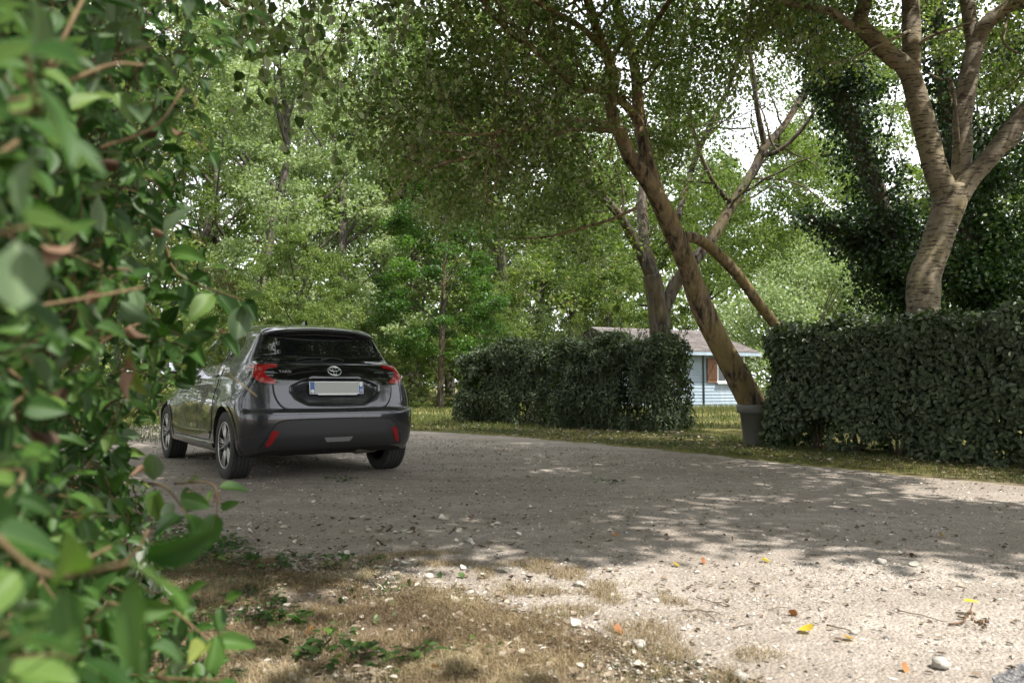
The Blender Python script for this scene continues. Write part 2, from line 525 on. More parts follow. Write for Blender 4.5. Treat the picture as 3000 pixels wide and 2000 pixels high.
def flat_sheet(name, outline, z, mat, wob=.05, step=.12, seed=3):
    from mathutils.geometry import tessellate_polygon
    rng = np.random.default_rng(seed)
    P = np.vstack([outline, outline[:1]]); out = []
    for a, b in zip(P[:-1], P[1:]):
        n = max(1, int(min(120, np.linalg.norm(b - a) / step)))
        for k in range(n): out.append(a + (b - a) * k / n)
    out = np.array(out)
    c = out.mean(0); nr = unit(out - c)
    out = out + nr * ((value_noise(out, .5, seed) - .5) * 4 * wob + rng.normal(size=len(out)) * wob * .5)[:, None]
    tri = tessellate_polygon([[Vector((x, y, 0)) for x, y in out]])
    V = np.column_stack([out, np.full(len(out), z)])
    T = np.array([list(t) for t in tri]); a, b, c_ = V[T[:, 0]], V[T[:, 1]], V[T[:, 2]]
    fl = np.cross(b - a, c_ - a)[:, 2] < 0; T[fl] = T[fl][:, ::-1]
    o = mesh_np(name, V, T, mat, None, False); o['kind'] = 'structure'; return o


def ground_material():
    t = NT('soil_and_thatch'); co = t.coord('Object')
    n1 = t.noise(co, .55, 6, .6); n2 = t.noise(co, 28, 6, .7); n3 = t.noise(co, 4, 5)
    near = t.ramp(n3, [(.3, (.095, .068, .050)), (.5, (.19, .145, .105)), (.7, (.32, .27, .215))])
    far = t.ramp(n1, [(.35, (.075, .085, .030)), (.55, (.15, .14, .05)), (.7, (.24, .20, .10))])
    sx = t.new('ShaderNodeSeparateXYZ'); t.link(co, sx.inputs[0])
    f = t.val(t.math('ADD', t.math('MULTIPLY', sx.outputs[1], .1), t.math('MULTIPLY', n1, .3)), [(.75, 0), (1.0, 1)])
    c = t.mix(f, near, far)
    c = t.mix(.65, c, t.ramp(n2, [(.3, (.3, .3, .3)), (.7, (.72, .70, .66))]), 'OVERLAY')
    t.set(Base_Color=c, Roughness=.95); t.b.inputs['Specular IOR Level'].default_value = .1
    t.bump(n2, .9, .03); return t.m


def gravel_material():
    t = NT('packed_gravel'); co = t.coord('Object')
    big = t.noise(co, .8, 5, .6); mid = t.noise(co, 7, 6, .65); fine = t.noise(co, 120, 5, .7)
    vo = t.new('ShaderNodeTexVoronoi'); vo.inputs['Scale'].default_value = 75; t.link(co, vo.inputs['Vector'])
    vo2 = t.new('ShaderNodeTexVoronoi'); vo2.inputs['Scale'].default_value = 24; t.link(co, vo2.inputs['Vector'])
    base = t.ramp(big, [(.3, (.258, .222, .192)), (.5, (.326, .287, .254)), (.72, (.395, .357, .322))])
    base = t.mix(t.val(mid, [(.38, .55), (.6, 0)]), base, (.208, .178, .152))
    peb = t.ramp(vo.outputs['Color'], [(.15, (.22, .22, .22)), (.5, (.5, .5, .5)), (.85, (.80, .78, .74))])
    base = t.mix(.32, base, peb, 'OVERLAY')
    grit = t.ramp(fine, [(.32, (.22, .21, .20)), (.5, (.5, .5, .5)), (.68, (.78, .77, .75))])
    base = t.mix(.42, base, grit, 'OVERLAY')
    rut = t.noise(t.coord('Object', (.22, 1.3, 1)), 1.7, 4, .55, .6)
    base = t.mix(t.val(rut, [(.42, .5), (.56, 0)]), base, (.218, .188, .160))
    st = t.val(vo2.outputs['Distance'], [(.16, 1), (.24, 0)]); rs = t.val(vo2.outputs['Color'], [(.78, 0), (.80, 1)])
    base = t.mix(t.math('MULTIPLY', st, rs), base, (.52, .49, .44))
    t.set(Base_Color=base, Roughness=.93); t.b.inputs['Specular IOR Level'].default_value = .15
    h = t.math('ADD', t.math('MULTIPLY', fine, .35), t.math('ADD', t.math('MULTIPLY', mid, .8), t.math('SUBTRACT', 1.0, t.math('MULTIPLY', vo.outputs['Distance'], .9))))
    t.bump(h, .6, .016); return t.m


M_GROUND, M_GRAVEL = ground_material(), gravel_material()
gr = mesh_np('ground', [(-160, -60, -.004), (160, -60, -.004), (160, 260, -.004), (-160, 260, -.004)], np.array([[0, 1, 2, 3]]), M_GROUND, None, False)
gr['kind'] = 'structure'
drive_px = [(120, 990), (360, 974), (650, 978), (950, 989), (1200, 1004), (1400, 1021), (1560, 1038), (1800, 1063), (2100, 1093), (2352, 1116), (2900, 1172), (3600, 1240),
            (3600, 2000), (2700, 2000), (2050, 1690), (1760, 1568), (1500, 1482), (1300, 1425), (1080, 1372), (930, 1325), (800, 1290), (560, 1278), (420, 1245), (330, 1180), (150, 1120)]
drive = np.array([g(*p) for p in drive_px])
flat_sheet('gravel_driveway', drive, .0, M_GRAVEL, .075, .05)
asph = NT('worn_asphalt'); co = asph.coord('Object')
vo = asph.new('ShaderNodeTexVoronoi'); vo.inputs['Scale'].default_value = 95; asph.link(co, vo.inputs['Vector'])
asph.set(Base_Color=asph.ramp(vo.outputs['Color'], [(.1, (.05, .05, .055)), (.6, (.13, .13, .135)), (.9, (.26, .25, .24))]), Roughness=.9)
asph.bump(vo.outputs['Distance'], .8, .01)
flat_sheet('road', np.array([g(*p) for p in [(2232, 1580), (2290, 1543), (2352, 1508), (2700, 1440), (3400, 1500), (3300, 2000), (2350, 1800)]]), .004, asph.m, .02, .05)

# loose gravel
rg = np.random.default_rng(11)
def pebbles(name, xy, size, mat, tint):
    n = len(xy)
    base = np.array([[1, 0, 0], [0, 1, 0], [-1, 0, 0], [0, -1, 0], [0, 0, 1], [0, 0, -1.]])
    V = base[None] * (1 + rg.normal(size=(n, 6, 1)) * .22) + rg.normal(size=(n, 6, 3)) * .16
    a = rg.random(n) * 6.28; ca, sa = np.cos(a)[:, None], np.sin(a)[:, None]
    V = np.stack([V[..., 0] * ca - V[..., 1] * sa, V[..., 0] * sa + V[..., 1] * ca, V[..., 2] * rg.uniform(.45, .8, (n, 1))], -1) * size[:, None, None]
    V += np.column_stack([xy, size * .22])[:, None]
    T = np.array([[0,1,4],[1,2,4],[2,3,4],[3,0,4],[1,0,5],[2,1,5],[3,2,5],[0,3,5]])
    F = (T[None] + (np.arange(n) * 6)[:, None, None]).reshape(-1, 3)
    return mesh_np(name, V.reshape(-1, 3), F, mat, None, False, None, {'tint': np.repeat(tint, 6)})
pm = NT('pebble'); pm.set(Base_Color=pm.ramp(pm.attr('tint'), [(0, (.10, .095, .09)), (.3, (.25, .215, .18)), (.7, (.40, .36, .31)), (1, (.62, .60, .56))]), Roughness=.9)
near = poly_points([g(*p) for p in [(420, 1290), (2352, 1290), (2600, 1640), (300, 1640)]], 15000, rg)
far = poly_points([g(*p) for p in [(360, 985), (950, 1000), (1560, 1045), (2352, 1120), (2500, 1290), (420, 1290), (330, 1150)]], 17000, rg)
near = np.vstack([near, poly_points([g(*p) for p in [(430, 1240), (800, 1270), (950, 1310), (1100, 1360), (1320, 1415), (1780, 1550), (1700, 1640), (1250, 1480), (1000, 1400), (850, 1350), (500, 1310)]], 5000, rg)])
xy = np.vstack([near, far]); sz = np.concatenate([rg.lognormal(-5.6, .42, len(near)), rg.lognormal(-5.15, .38, len(far))]).clip(.0015, .016)
cl = value_noise(xy, .35, 5) + rg.normal(size=len(xy)) * .2
keep = cl > .42
tag(pebbles('gravel', xy[keep], sz[keep], pm.m, rg.random(keep.sum()) ** 1.3), 'loose pebbles strewn over the packed driveway', 'gravel', kind='stuff')

# ------------------------------------------------------------------ grass
rg = np.random.default_rng(12)
dry_poly = [g(*p) for p in [(150, 1300), (420, 1262), (560, 1285), (800, 1297), (930, 1330), (1080, 1385), (1300, 1440), (1500, 1500), (1760, 1585), (1900, 1700), (60, 1700)]]
p = poly_points(dry_poly, 90000, rg); p = p[(value_noise(p, .11, 8) * .7 + value_noise(p, .45, 9) * .6 + rg.normal(size=len(p)) * .10) > .64]
tn = -.15 + .85 * value_noise(p, .14, 10) + .55 * value_noise(p, .6, 16) + rg.normal(size=len(p)) * .22
tag(blades('dry_grass', p, .040, .0018, L_STRAW, tn, rg, 1.5), 'short withered brown grass along the driveway edge', 'grass', kind='stuff')
edge_poly = [g(*p) for p in [(780, 1285), (1000, 1262), (1300, 1290), (1500, 1350), (1700, 1440), (1900, 1540), (1700, 1575), (1300, 1445), (930, 1330)]]
p = poly_points(edge_poly, 30000, rg); p = p[(value_noise(p, .13, 21) + rg.normal(size=len(p)) * .09) > .60]
tag(blades('dry_grass', p, .028, .0016, L_STRAW, .5 + rg.normal(size=len(p)) * .25, rg, 1.4), 'sparse straw tufts growing through the sunlit gravel', 'grass', kind='stuff')
p = poly_points(dry_poly, 9000, rg); p = p[(value_noise(p, .22, 33) + rg.normal(size=len(p)) * .06) > .62]
tag(blades('green_grass', p, .035, .0022, L_GRASS, .3 + rg.normal(size=len(p)) * .2, rg, .9), 'green grass tufts among the withered grass', 'grass', kind='stuff')
verge = [g(*p) for p in [(930, 987), (1200, 1001), (1400, 1018), (1560, 1035), (1800, 1060), (2100, 1090), (2352, 1113), (2700, 1148), (2700, 1100), (2352, 1068), (2000, 1045), (1740, 1020), (1690, 1000), (1590, 985), (1040, 958), (930, 950)]]
p = poly_points(verge, 46000, rg)
dens = value_noise(p, .6, 13) + rg.normal(size=len(p)) * .18
p = p[dens > .38]; tn = .36 + .55 * (value_noise(p, 1.3, 14) - .5) + rg.normal(size=len(p)) * .22
tag(blades('verge_grass', p, .055, .0055, L_GRASS, tn, rg, .9), 'yellowing grass verge between the gravel and the hedges', 'grass', kind='stuff')
meadow = np.column_stack([rg.uniform(-16, 12, 34000), rg.uniform(15.5, 34, 34000)])
meadow = meadow[(meadow[:, 0] < -.5) | (meadow[:, 1] > 15) ]
tn = .45 + .5 * (value_noise(meadow, 3, 15) - .5) + rg.normal(size=len(meadow)) * .2
tag(blades('meadow_grass', meadow, .13, .016, L_GRASS, tn, rg, .7), 'rough grass under the trees behind the hedges', 'grass', kind='stuff')
p = np.column_stack([rg.uniform(3.4, 8.4, 6500), rg.uniform(0, 1.9, 6500)]); p[:, 1] = 23.0 + .46 * (p[:, 0] - 3.4) + p[:, 1]
tag(blades('tall_grass', p, .24, .010, L_GRASS, .62 + rg.normal(size=len(p)) * .2, rg, .35), 'tall pale grass in front of the blue hut', 'grass', kind='stuff')
lawn = np.column_stack([rg.uniform(-9.5, -2.5, 9000), rg.uniform(12.0, 20, 9000)])
tag(blades('lawn_grass', lawn, .08, .010, L_GRASS, .35 + rg.normal(size=len(lawn)) * .18, rg, .6), 'bright grass beyond the bonnet of the car', 'grass', kind='stuff')

# ------------------------------------------------------------------ the blue hut
def build_hut():
    wall_m = NT('blue_paint'); co = wall_m.coord('Object')
    n = wall_m.noise(co, 3, 6); n2 = wall_m.noise(wall_m.coord('Object', (1, 1, .15)), 6, 4)
    wall_m.set(Base_Color=wall_m.mix(wall_m.val(n2, [(.5, 0), (.75, .5)]), wall_m.ramp(n, [(.3, (.21, .27, .33)), (.7, (.28, .345, .405))]), (.40, .45, .50)), Roughness=.6); wall_m = wall_m.m
    roof_m = NT('weathered_shingle'); co = roof_m.coord('Object')
    roof_m.set(Base_Color=roof_m.ramp(roof_m.noise(co, 2.4, 8, .7), [(.3, (.075, .064, .060)), (.5, (.135, .118, .112)), (.7, (.205, .185, .178))]), Roughness=.9); roof_m = roof_m.m
    shut_m = NT('brown_shutter_wood'); co = shut_m.coord('Object', (1, 1, .1))
    shut_m.set(Base_Color=shut_m.ramp(shut_m.noise(co, 30, 5), [(.3, (.13, .05, .022)), (.7, (.26, .115, .055))]), Roughness=.6); shut_m = shut_m.m
    wht = plain('white_window_frame', (.74, .74, .72), .4)
    gl = plain('window_pane', (.02, .025, .028), .05, coat=.5)
    dark = plain('dark_timber', (.045, .038, .032), .85)
    hut = empty('hut', (3.83, 24.55, 0), math.atan2(.418, .908))
    tag(hut, 'low light blue wooden hut with shingled roof behind the hedge', 'hut')
    MB().box((.35, .475, 0), (4.6, 4.9, 1.93)).build('wall', wall_m, hut, False)
    for k in range(17):
        z = .10 + k * .108; m = MB(); x0, x1 = .38, 4.57
        V = np.array([[x0, .473, z], [x1, .473, z], [x1, .445, z], [x0, .445, z], [x0, .473, z + .106], [x1, .473, z + .106], [x1, .463, z + .106], [x0, .463, z + .106]])
        m.add(V, [[0, 1, 2, 3], [7, 6, 5, 4], [3, 2, 6, 7], [1, 0, 4, 5], [0, 3, 7, 4], [2, 1, 5, 6]]).build('plank', wall_m, hut, False)
    for x in (.345, 4.575): MB().box((x, .43, 0), (x + .055, .50, 1.9)).build('corner_board', wht if x > 1 else wall_m, hut, False)
    MB().tube([(2.90, .425, .05), (2.90, .425, 1.80), (2.90, .10, 1.88)], .028, 8).build('downpipe', plain('pipe_grey_blue', (.09, .12, .15), .5), hut)
    # roof: courses of shingles, each course one row of separate tabs
    roof = MB(); rr = np.random.default_rng(4)
    for side in (0, 1):
        for c in range(17):
            t0, t1 = c / 17, (c + 1) / 17
            for x in np.arange(-.0, 4.95, .165):
                x1 = min(4.95, x + .157); dz = rr.uniform(0, .012)
                ya, yb = 2.7 * t0 - .0, 2.7 * t1 + .05; za, zb = 1.925 + .86 * t0, 1.925 + .86 * t1
                if side: ya, yb = 5.4 - ya, 5.4 - yb
                V = np.array([[x, ya, za + .022 + dz], [x1, ya, za + .022 + dz], [x1, yb, zb + .012], [x, yb, zb + .012], [x, ya, za - .005], [x1, ya, za - .005]])
                Q = [[0, 1, 2, 3], [4, 5, 1, 0]]
                if side: Q = [q[::-1] for q in Q]
                roof.add(V, Q)
    base = MB()
    base.prism([(0, 1.905), (2.7, 2.765), (5.4, 1.905), (5.4, 1.84), (2.7, 2.70), (0, 1.84)], 0.02, 4.93, (1, 2, 0))
    rf = base.build('roof', dark, hut, False)
    sh = roof.build('shingles', roof_m, rf, False); sh['kind'] = 'stuff'
    MB().prism([(2.56, 2.75), (2.7, 2.815), (2.84, 2.75), (2.7, 2.775)], 0, 4.95, (1, 2, 0)).build('ridge_cap', roof_m, rf, False)
    MB().box((0, -.03, 1.80), (4.95, -.002, 1.905)).build('fascia', wall_m, hut, False)
    MB().prism([(.45, 1.93), (2.7, 2.64), (4.95, 1.93)], .35, .40, (1, 2, 0)).build('gable', dark, hut, False)
    MB().prism([(.45, 1.93), (2.7, 2.64), (4.95, 1.93)], 4.55, 4.60, (1, 2, 0)).build('gable', wall_m, hut, False)
    s = empty('shutter', (3.04, .40, .93), 0, hut)
    for k in range(4): MB().box((.005 + k * .095, 0, 0), (.094 + k * .095, .022, .80)).build('board', shut_m, s, False)
    for z in (.10, .66): MB().box((.01, -.018, z), (.375, -.001, z + .065)).build('ledge', shut_m, s, False)
    MB().prism([(.02, .17), (.08, .17), (.37, .655), (.31, .655)], -.017, -.002, (0, 2, 1)).build('brace', shut_m, s, False)
    w = empty('window', (3.44, .40, .93), 0, hut)
    f = MB(); f.box((0, 0, 0), (.66, .05, .05)); f.box((0, 0, .75), (.66, .05, .80)); f.box((0, 0, .052), (.05, .05, .748)); f.box((.61, 0, .052), (.66, .05, .748)); f.box((.315, .004, .052), (.345, .046, .748))
    f.build('frame', wht, w, False)
    for x in (.052, .347): MB().box((x, .02, .052), (x + .262, .03, .748)).build('pane', gl, w, False)
    MB().box((-.03, -.07, -.045), (.69, .045, -.003)).build('sill', wht, w, False)
    s2 = empty('shutter', (4.12, .40, .93), 0, hut)
    for k in range(4): MB().box((.005 + k * .095, 0, 0), (.094 + k * .095, .022, .80)).build('board', shut_m, s2, False)
    for z in (.10, .66): MB().box((.01, -.018, z), (.375, -.001, z + .065)).build('ledge', shut_m, s2, False)


build_hut()

# the planter at the hedge end
pl = empty('planter', (3.57, 11.52, 0)); tag(pl, 'tall grey tapered plant pot at the left end of the clipped hedge', 'planter')
pm_ = plain('grey_planter_plastic', (.115, .109, .103), .7, vary=.15, scale=9, bump=.05)
MB().lathe([(0, .0001), (0, .215), (.02, .225), (.455, .275), (.455, .300), (.462, .312), (.565, .322), (.572, .315), (.572, .285), (.50, .275), (.47, .0001)], 48, 2).build('pot', pm_, pl)
MB().lathe([(.49, .0001), (.50, .15), (.49, .27)], 24, 2).build('soil', plain('potting_soil', (.03, .022, .016), .95, vary=.5, scale=60, bump=.5), pl)

# something teal and pale standing far off between the trees: a tent with a teal roof
tent = empty('tent', (-4.62, 37.5, 0), .3); tent.scale = (.24, .5, 1); tag(tent, 'distant pale tent with a teal roof glimpsed behind the trees', 'tent')
MB().prism([(-1.3, 0), (1.3, 0), (1.2, 1.45), (-1.2, 1.45)], -1.2, 1.2).build('canvas_wall', plain('pale_canvas', (.22, .18, .155), .8), tent, False)
MB().prism([(-1.4, 1.46), (1.4, 1.46), (.06, 2.25), (-.06, 2.25)], -1.35, 1.35).build('roof', plain('teal_canvas', (.05, .19, .17), .7), tent, False)


# ------------------------------------------------------------------ hedges
def hedge_leaves(p0, p1, depth, height, n, rng, bulge=.10, gap=.0, round_=.25):
    """Leaf positions in the shell of a clipped hedge that runs p0 -> p1 with its face to the left of that line; returns pos, outward normals."""
    p0, p1 = np.array(p0), np.array(p1); L = np.linalg.norm(p1 - p0); t = (p1 - p0) / L; nn = np.array([-t[1], t[0]])
    if np.dot(nn, -p0) < 0: nn = -nn                               # the face turns to the camera
    areas = np.array([L * height, L * depth, L * height * .4, depth * height * 1.2, depth * height * .5]); which = rng.choice(5, n, p=areas / areas.sum())
    a, b = rng.random(n), rng.random(n)
    X = np.zeros(n); Y = np.zeros(n); Z = np.zeros(n); N = np.zeros((n, 3))
    f = which == 0; X[f], Y[f], Z[f] = a[f] * L, 0, b[f] ** .9 * height; N[f] = [0, -1, .35]
    f = which == 1; X[f], Y[f], Z[f] = a[f] * L, b[f] * depth, height; N[f] = [0, -.2, 1]
    f = which == 2; X[f], Y[f], Z[f] = a[f] * L, depth, b[f] * height; N[f] = [0, 1, .35]
    f = which == 3; X[f], Y[f], Z[f] = 0, a[f] * depth, b[f] * height; N[f] = [-1, 0, .35]
    f = which == 4; X[f], Y[f], Z[f] = L, a[f] * depth, b[f] * height; N[f] = [1, 0, .35]
    ins = np.abs(rng.normal(size=n)) * .10 - .055 + np.where(rng.random(n) < .36, rng.uniform(.08, .5, n), 0)                   # depth below the clipped face
    q = np.column_stack([X, Z]); w = (value_noise(q, .55, 41) - .5) * bulge * 2.4 + (value_noise(q + 9.3, .18, 42) - .5) * bulge
    d = w - ins
    N = unit(N); X += N[:, 0] * d; Y += N[:, 1] * d; Z += N[:, 2] * d
    # rounded shoulders
    over = np.clip(Z - (height - round_), 0, None); edge = np.minimum(np.minimum(Y, depth - Y), np.minimum(X, L - X) * 1.3)
    Z -= np.clip(round_ * .5 - edge, 0, None) * (over > 0) * .7
    pos = np.column_stack([p0[0] + t[0] * X - nn[0] * Y, p0[1] + t[1] * X - nn[1] * Y, Z])
    nw = np.column_stack([t[0] * N[:, 0] - nn[0] * N[:, 1], t[1] * N[:, 0] - nn[1] * N[:, 1], N[:, 2]])
    return pos, nw, X, Z


def leaf_orient(nw, rng, jitter=.75):
    n = len(nw)
    nrm = unit(nw + rand_dirs(n, rng) * jitter)
    al = rand_dirs(n, rng) + np.array([0, 0, -.35]); al = unit(al - nrm * (al * nrm).sum(1, keepdims=True) * .75)
    return al, nrm


def screen_size(pos, size):
    d = pos - np.array([0, 0, CAM_H]); z = np.maximum(d[:, 1], .05)
    u = 1500 + FPX * d[:, 0] / z; v = 1125 - FPX * d[:, 2] / z
    ok = (u > -40) & (u < 3040) & (v > -40) & (v < 2040)
    return np.where(ok, size * FPX / z, 0), u, v


def leaf_parts(name, pos, along, nrm, length, width, mat, parent, rng, n=300, tpl='hex', variants=10, score=None, tint=None, make=None):
    """The n leaves that show largest become parts that share a few meshes; returns the mask of the others."""
    sc = score if score is not None else screen_size(pos, length)[0]
    idx = np.argsort(-sc)[:n]
    T, F = TPL[tpl]
    tv = np.linspace(.02, .98, variants) ** 1.0
    data = []
    for k in range(variants):
        if make is not None: data.append(make(k, tv[k])); continue
        V = T * np.array([1, 1, 1 + .5 * rng.normal()]); data.append(mesh_data(name, V, F, mat, False, None, {'tint': np.full(len(T), tv[k])}))
    a, b, c = leaf_frame(along[idx], nrm[idx])
    for j, i in enumerate(idx):
        k = rng.integers(variants) if tint is None else int(np.clip(tint[i] * variants, 0, variants - 1))
        o = bpy.data.objects.new(name, data[k]); link(o, parent)
        l_, w_ = length[i], width[i]
        M = Matrix(((a[j, 0] * l_, b[j, 0] * w_, c[j, 0] * l_, pos[i, 0]), (a[j, 1] * l_, b[j, 1] * w_, c[j, 1] * l_, pos[i, 1]), (a[j, 2] * l_, b[j, 2] * w_, c[j, 2] * l_, pos[i, 2]), (0, 0, 0, 1)))
        if parent is not None: M = Matrix.Translation(-parent.location) @ M
        o.matrix_local = M
    m = np.ones(len(pos), bool); m[idx] = False
    return m


def stems(name, feet, height, mat, parent, rng, spread=.5):
    mb = MB()
    for x, y in feet:
        for k in range(4):
            top = np.array([x + rng.normal() * spread * .5, y + rng.normal() * spread * .5, height * rng.uniform(.6, .95)])
            mid = np.array([x, y, 0]) * .5 + top * .5 + rng.normal(size=3) * .06
            mb.tube(spline(np.array([[x + rng.normal() * .04, y + rng.normal() * .04, -.02], mid, top]), 7), np.linspace(.022, .008, 7), 5, False)
    o = mb.build(name, mat, parent); o['kind'] = 'stuff'; return o


rh = np.random.default_rng(21)
def build_clipped_hedge():
    p0, p1 = np.array([3.54, 11.0]), np.array([7.2, 4.94])
    h = empty('hedge', (0, 0, 0)); tag(h, 'clipped dark green hedge along the right side of the gravel', 'hedge')
    h.location = (4.9, 9.0, 0)
    pos, nw, X, Z = hedge_leaves(p0, p1, 1.15, 1.66, 68000, rh)
    # see-through foot of the hedge
    q = np.column_stack([X, Z]); thin = (Z < .55) & (value_noise(q, .35, 44) + rh.normal(size=len(Z)) * .12 > .50 + .5 * (Z / .55 - .4))
    thin |= (value_noise(q, .2, 45) > .86) & (rh.random(len(Z)) < .7)
    keep = ~thin; pos, nw = pos[keep], nw[keep]
    al, nr = leaf_orient(nw, rh, .62)
    ln = rh.uniform(.052, .090, len(pos)); wd = ln * rh.uniform(.52, .70, len(pos)); tint = np.clip(rh.normal(.45, .22, len(pos)), 0, .97)
    tint[rh.random(len(pos)) < .004] = 1
    face = (nw * (np.array([0, 0, CAM_H]) - pos)).sum(1)
    sc = screen_size(pos, ln)[0] * (face > 0) * rh.uniform(.75, 1, len(pos))
    m = leaf_parts('leaf', pos, al, nr, ln, wd, L_HEDGE, h, rh, 300, 'oval', 10, sc, tint)
    f = foliage('foliage', pos[m] - np.array(h.location), al[m], nr[m], ln[m], wd[m], L_HEDGE, h, 'oval', tint[m]); f['kind'] = 'stuff'
    t = unit(p1 - p0); nn = np.array([-t[1], t[0]]); nn = nn if np.dot(nn, -p0) > 0 else -nn
    feet = [p0 + t * s - nn * .55 - np.array(h.location[:2]) for s in np.arange(.35, 6.9, .62)]
    stems('stem', feet, 1.5, M_BARK_DARK, h, rh, .6)
    # a few withered leaves caught in it
    k = rh.choice(np.where(face > 0)[0], 14); w_ = foliage('withered_leaves', pos[k] + nw[k] * .05 - np.array(h.location), al[k], nr[k], ln[k] * 1.1, wd[k], L_DRY, h, 'hex'); w_['kind'] = 'stuff'
    return p0, t, nn


HP0, HT, HN = build_clipped_hedge()


def build_loose_hedge(name, p0, p1, depth, height, n, label, seed, hole=None):
    rng = np.random.default_rng(seed); p0, p1 = np.array(p0), np.array(p1)
    h = empty(name, (*((p0 + p1) / 2), 0)); tag(h, label, 'hedge', 'loose hedge bushes in front of the blue hut')
    pos, nw, X, Z = hedge_leaves(p0, p1, depth, height, n, rng, .19, 0, .45)
    q = np.column_stack([X + seed, Z])
    thin = (Z < .50) & (value_noise(q, .5, seed) + rng.normal(size=len(Z)) * .1 > .62 + .6 * (Z / .5 - .3))
    thin |= (value_noise(q, .42, seed + 3) + rng.normal(size=len(Z)) * .05 < .22)
    pos, nw = pos[~thin], nw[~thin]; Z = Z[~thin]
    al, nr = leaf_orient(nw, rng, .7)
    ln = rng.uniform(.065, .11, len(pos)); wd = ln * rng.uniform(.36, .5, len(pos)); tint = np.clip(rng.normal(.42, .24, len(pos)), 0, .97)
    m = leaf_parts('leaf', pos, al, nr, ln, wd, L_HEDGE, h, rng, 150, 'hex', 8, screen_size(pos, ln)[0] * ((nw * -pos).sum(1) > 0) * rng.uniform(.7, 1, len(pos)), tint)
    f = foliage('foliage', pos[m] - np.array(h.location), al[m], nr[m], ln[m], wd[m], L_HEDGE, h, 'hex', tint[m]); f['kind'] = 'stuff'
    # loose shoots above the top
    mb = MB(); sp, sdr = [], []
    t = unit(p1 - p0); nn = np.array([-t[1], t[0]]); nn = nn if np.dot(nn, -p0) > 0 else -nn
    for k in range(60):
        b = p0 + (p1 - p0) * rng.random() - nn * depth * rng.uniform(.1, .9); z0 = height - .3; l_ = rng.uniform(.3, .75)
        d = unit(np.array([rng.normal() * .35, rng.normal() * .35, 1])); e = np.array([*b, z0]) + d * l_
        P = np.array([[*b, z0], (np.array([*b, z0]) + e) / 2 + rng.normal(size=3) * .03, e]); mb.tube(P - np.array(h.location), [.005, .004, .002], 4, False)
        c = rng.uniform(.15, 1, 16)[:, None]; sp.append(P[0] * (1 - c) + e * c); sdr.append(unit(d + rand_dirs(16, rng) * .9))
    sp, sdr = np.vstack(sp), np.vstack(sdr); k = len(sp)
    foliage('shoot_leaves', sp - np.array(h.location), sdr, rand_dirs(k, rng) + np.array([0, 0, .5]), rng.uniform(.05, .08, k), rng.uniform(.018, .03, k), L_HEDGE, h, 'hex', rng.uniform(.3, .9, k))['kind'] = 'stuff'
    mb.build('shoot', M_TWIG, h)['kind'] = 'stuff'
    feet = [(p0 + (p1 - p0) * s - nn * depth / 2) - np.array(h.location[:2]) for s in np.linspace(.12, .88, 5)]
    stems('stem', feet, height * .9, M_BARK_DARK, h, rng, .7)


build_loose_hedge('hedge', (-1.17, 18.0), (.93, 16.3), 1.7, 1.74, 34000, 'dark loose hedge bush farther from the leaning tree, nearer the car', 31)
build_loose_hedge('hedge', (.80, 15.9), (2.70, 14.45), 1.3, 1.74, 36000, 'dark loose hedge bush right beside the leaning tree and the blue wall', 32)
# ------------------------------------------------------------------ trees
def crown_leaves(name, pos, al, mat, parent, rng, ln=(.05, .08), ratio=(.6, .8), tpl='quad', up=.5, tint_c=.5, tint_s=.22, parts=0, patch=1.5):
    n = len(pos)
    nrm = unit(rand_dirs(n, rng) + np.array([0, 0, up])); l_ = rng.uniform(*ln, n); w_ = l_ * rng.uniform(*ratio, n)
    tint = np.clip(tint_c + .45 * (value_noise(pos[:, [0, 2]] + pos[:, [1, 1]] * .37, patch, 71) - .5) + rng.normal(size=n) * tint_s, 0, 1)
    off = np.array(parent.location)
    if parts:
        m = leaf_parts('leaf', pos, al, nrm, l_, w_, mat, parent, rng, parts, 'hex', 10, screen_size(pos, l_)[0], tint)
        pos, al, nrm, l_, w_, tint = pos[m], al[m], nrm[m], l_[m], w_[m], tint[m]
    f = foliage(name, pos - off, al, nrm, l_, w_, mat, parent, tpl, tint); f['kind'] = 'stuff'
    return f


class TreeWood(Wood):
    def build_local(self, name, mat, parent):
        V = np.concatenate(self.mb.V) - np.array(parent.location)
        F = []
        if self.mb.Q: F.append(np.concatenate(self.mb.Q))
        if self.mb.T: F.append(np.concatenate(self.mb.T))
        return mesh_np(name, V, F, mat, parent, True)


def cluster_points(centres, radii, n, rng, squash=.7):
    """Leaf clumps: n points around each centre."""
    c = np.repeat(centres, n, 0); r = np.repeat(radii, n)
    d = rand_dirs(len(c), rng) * (rng.random(len(c)) ** .45)[:, None] * r[:, None]
    d[:, 2] *= squash
    return c + d, unit(d + rand_dirs(len(c), rng) * .8 + np.array([0, 0, -.2]))


def uvz(p):
    return 1500 + FPX * p[..., 0] / np.maximum(p[..., 1], .1), 1125 - FPX * (p[..., 2] - CAM_H) / np.maximum(p[..., 1], .1)


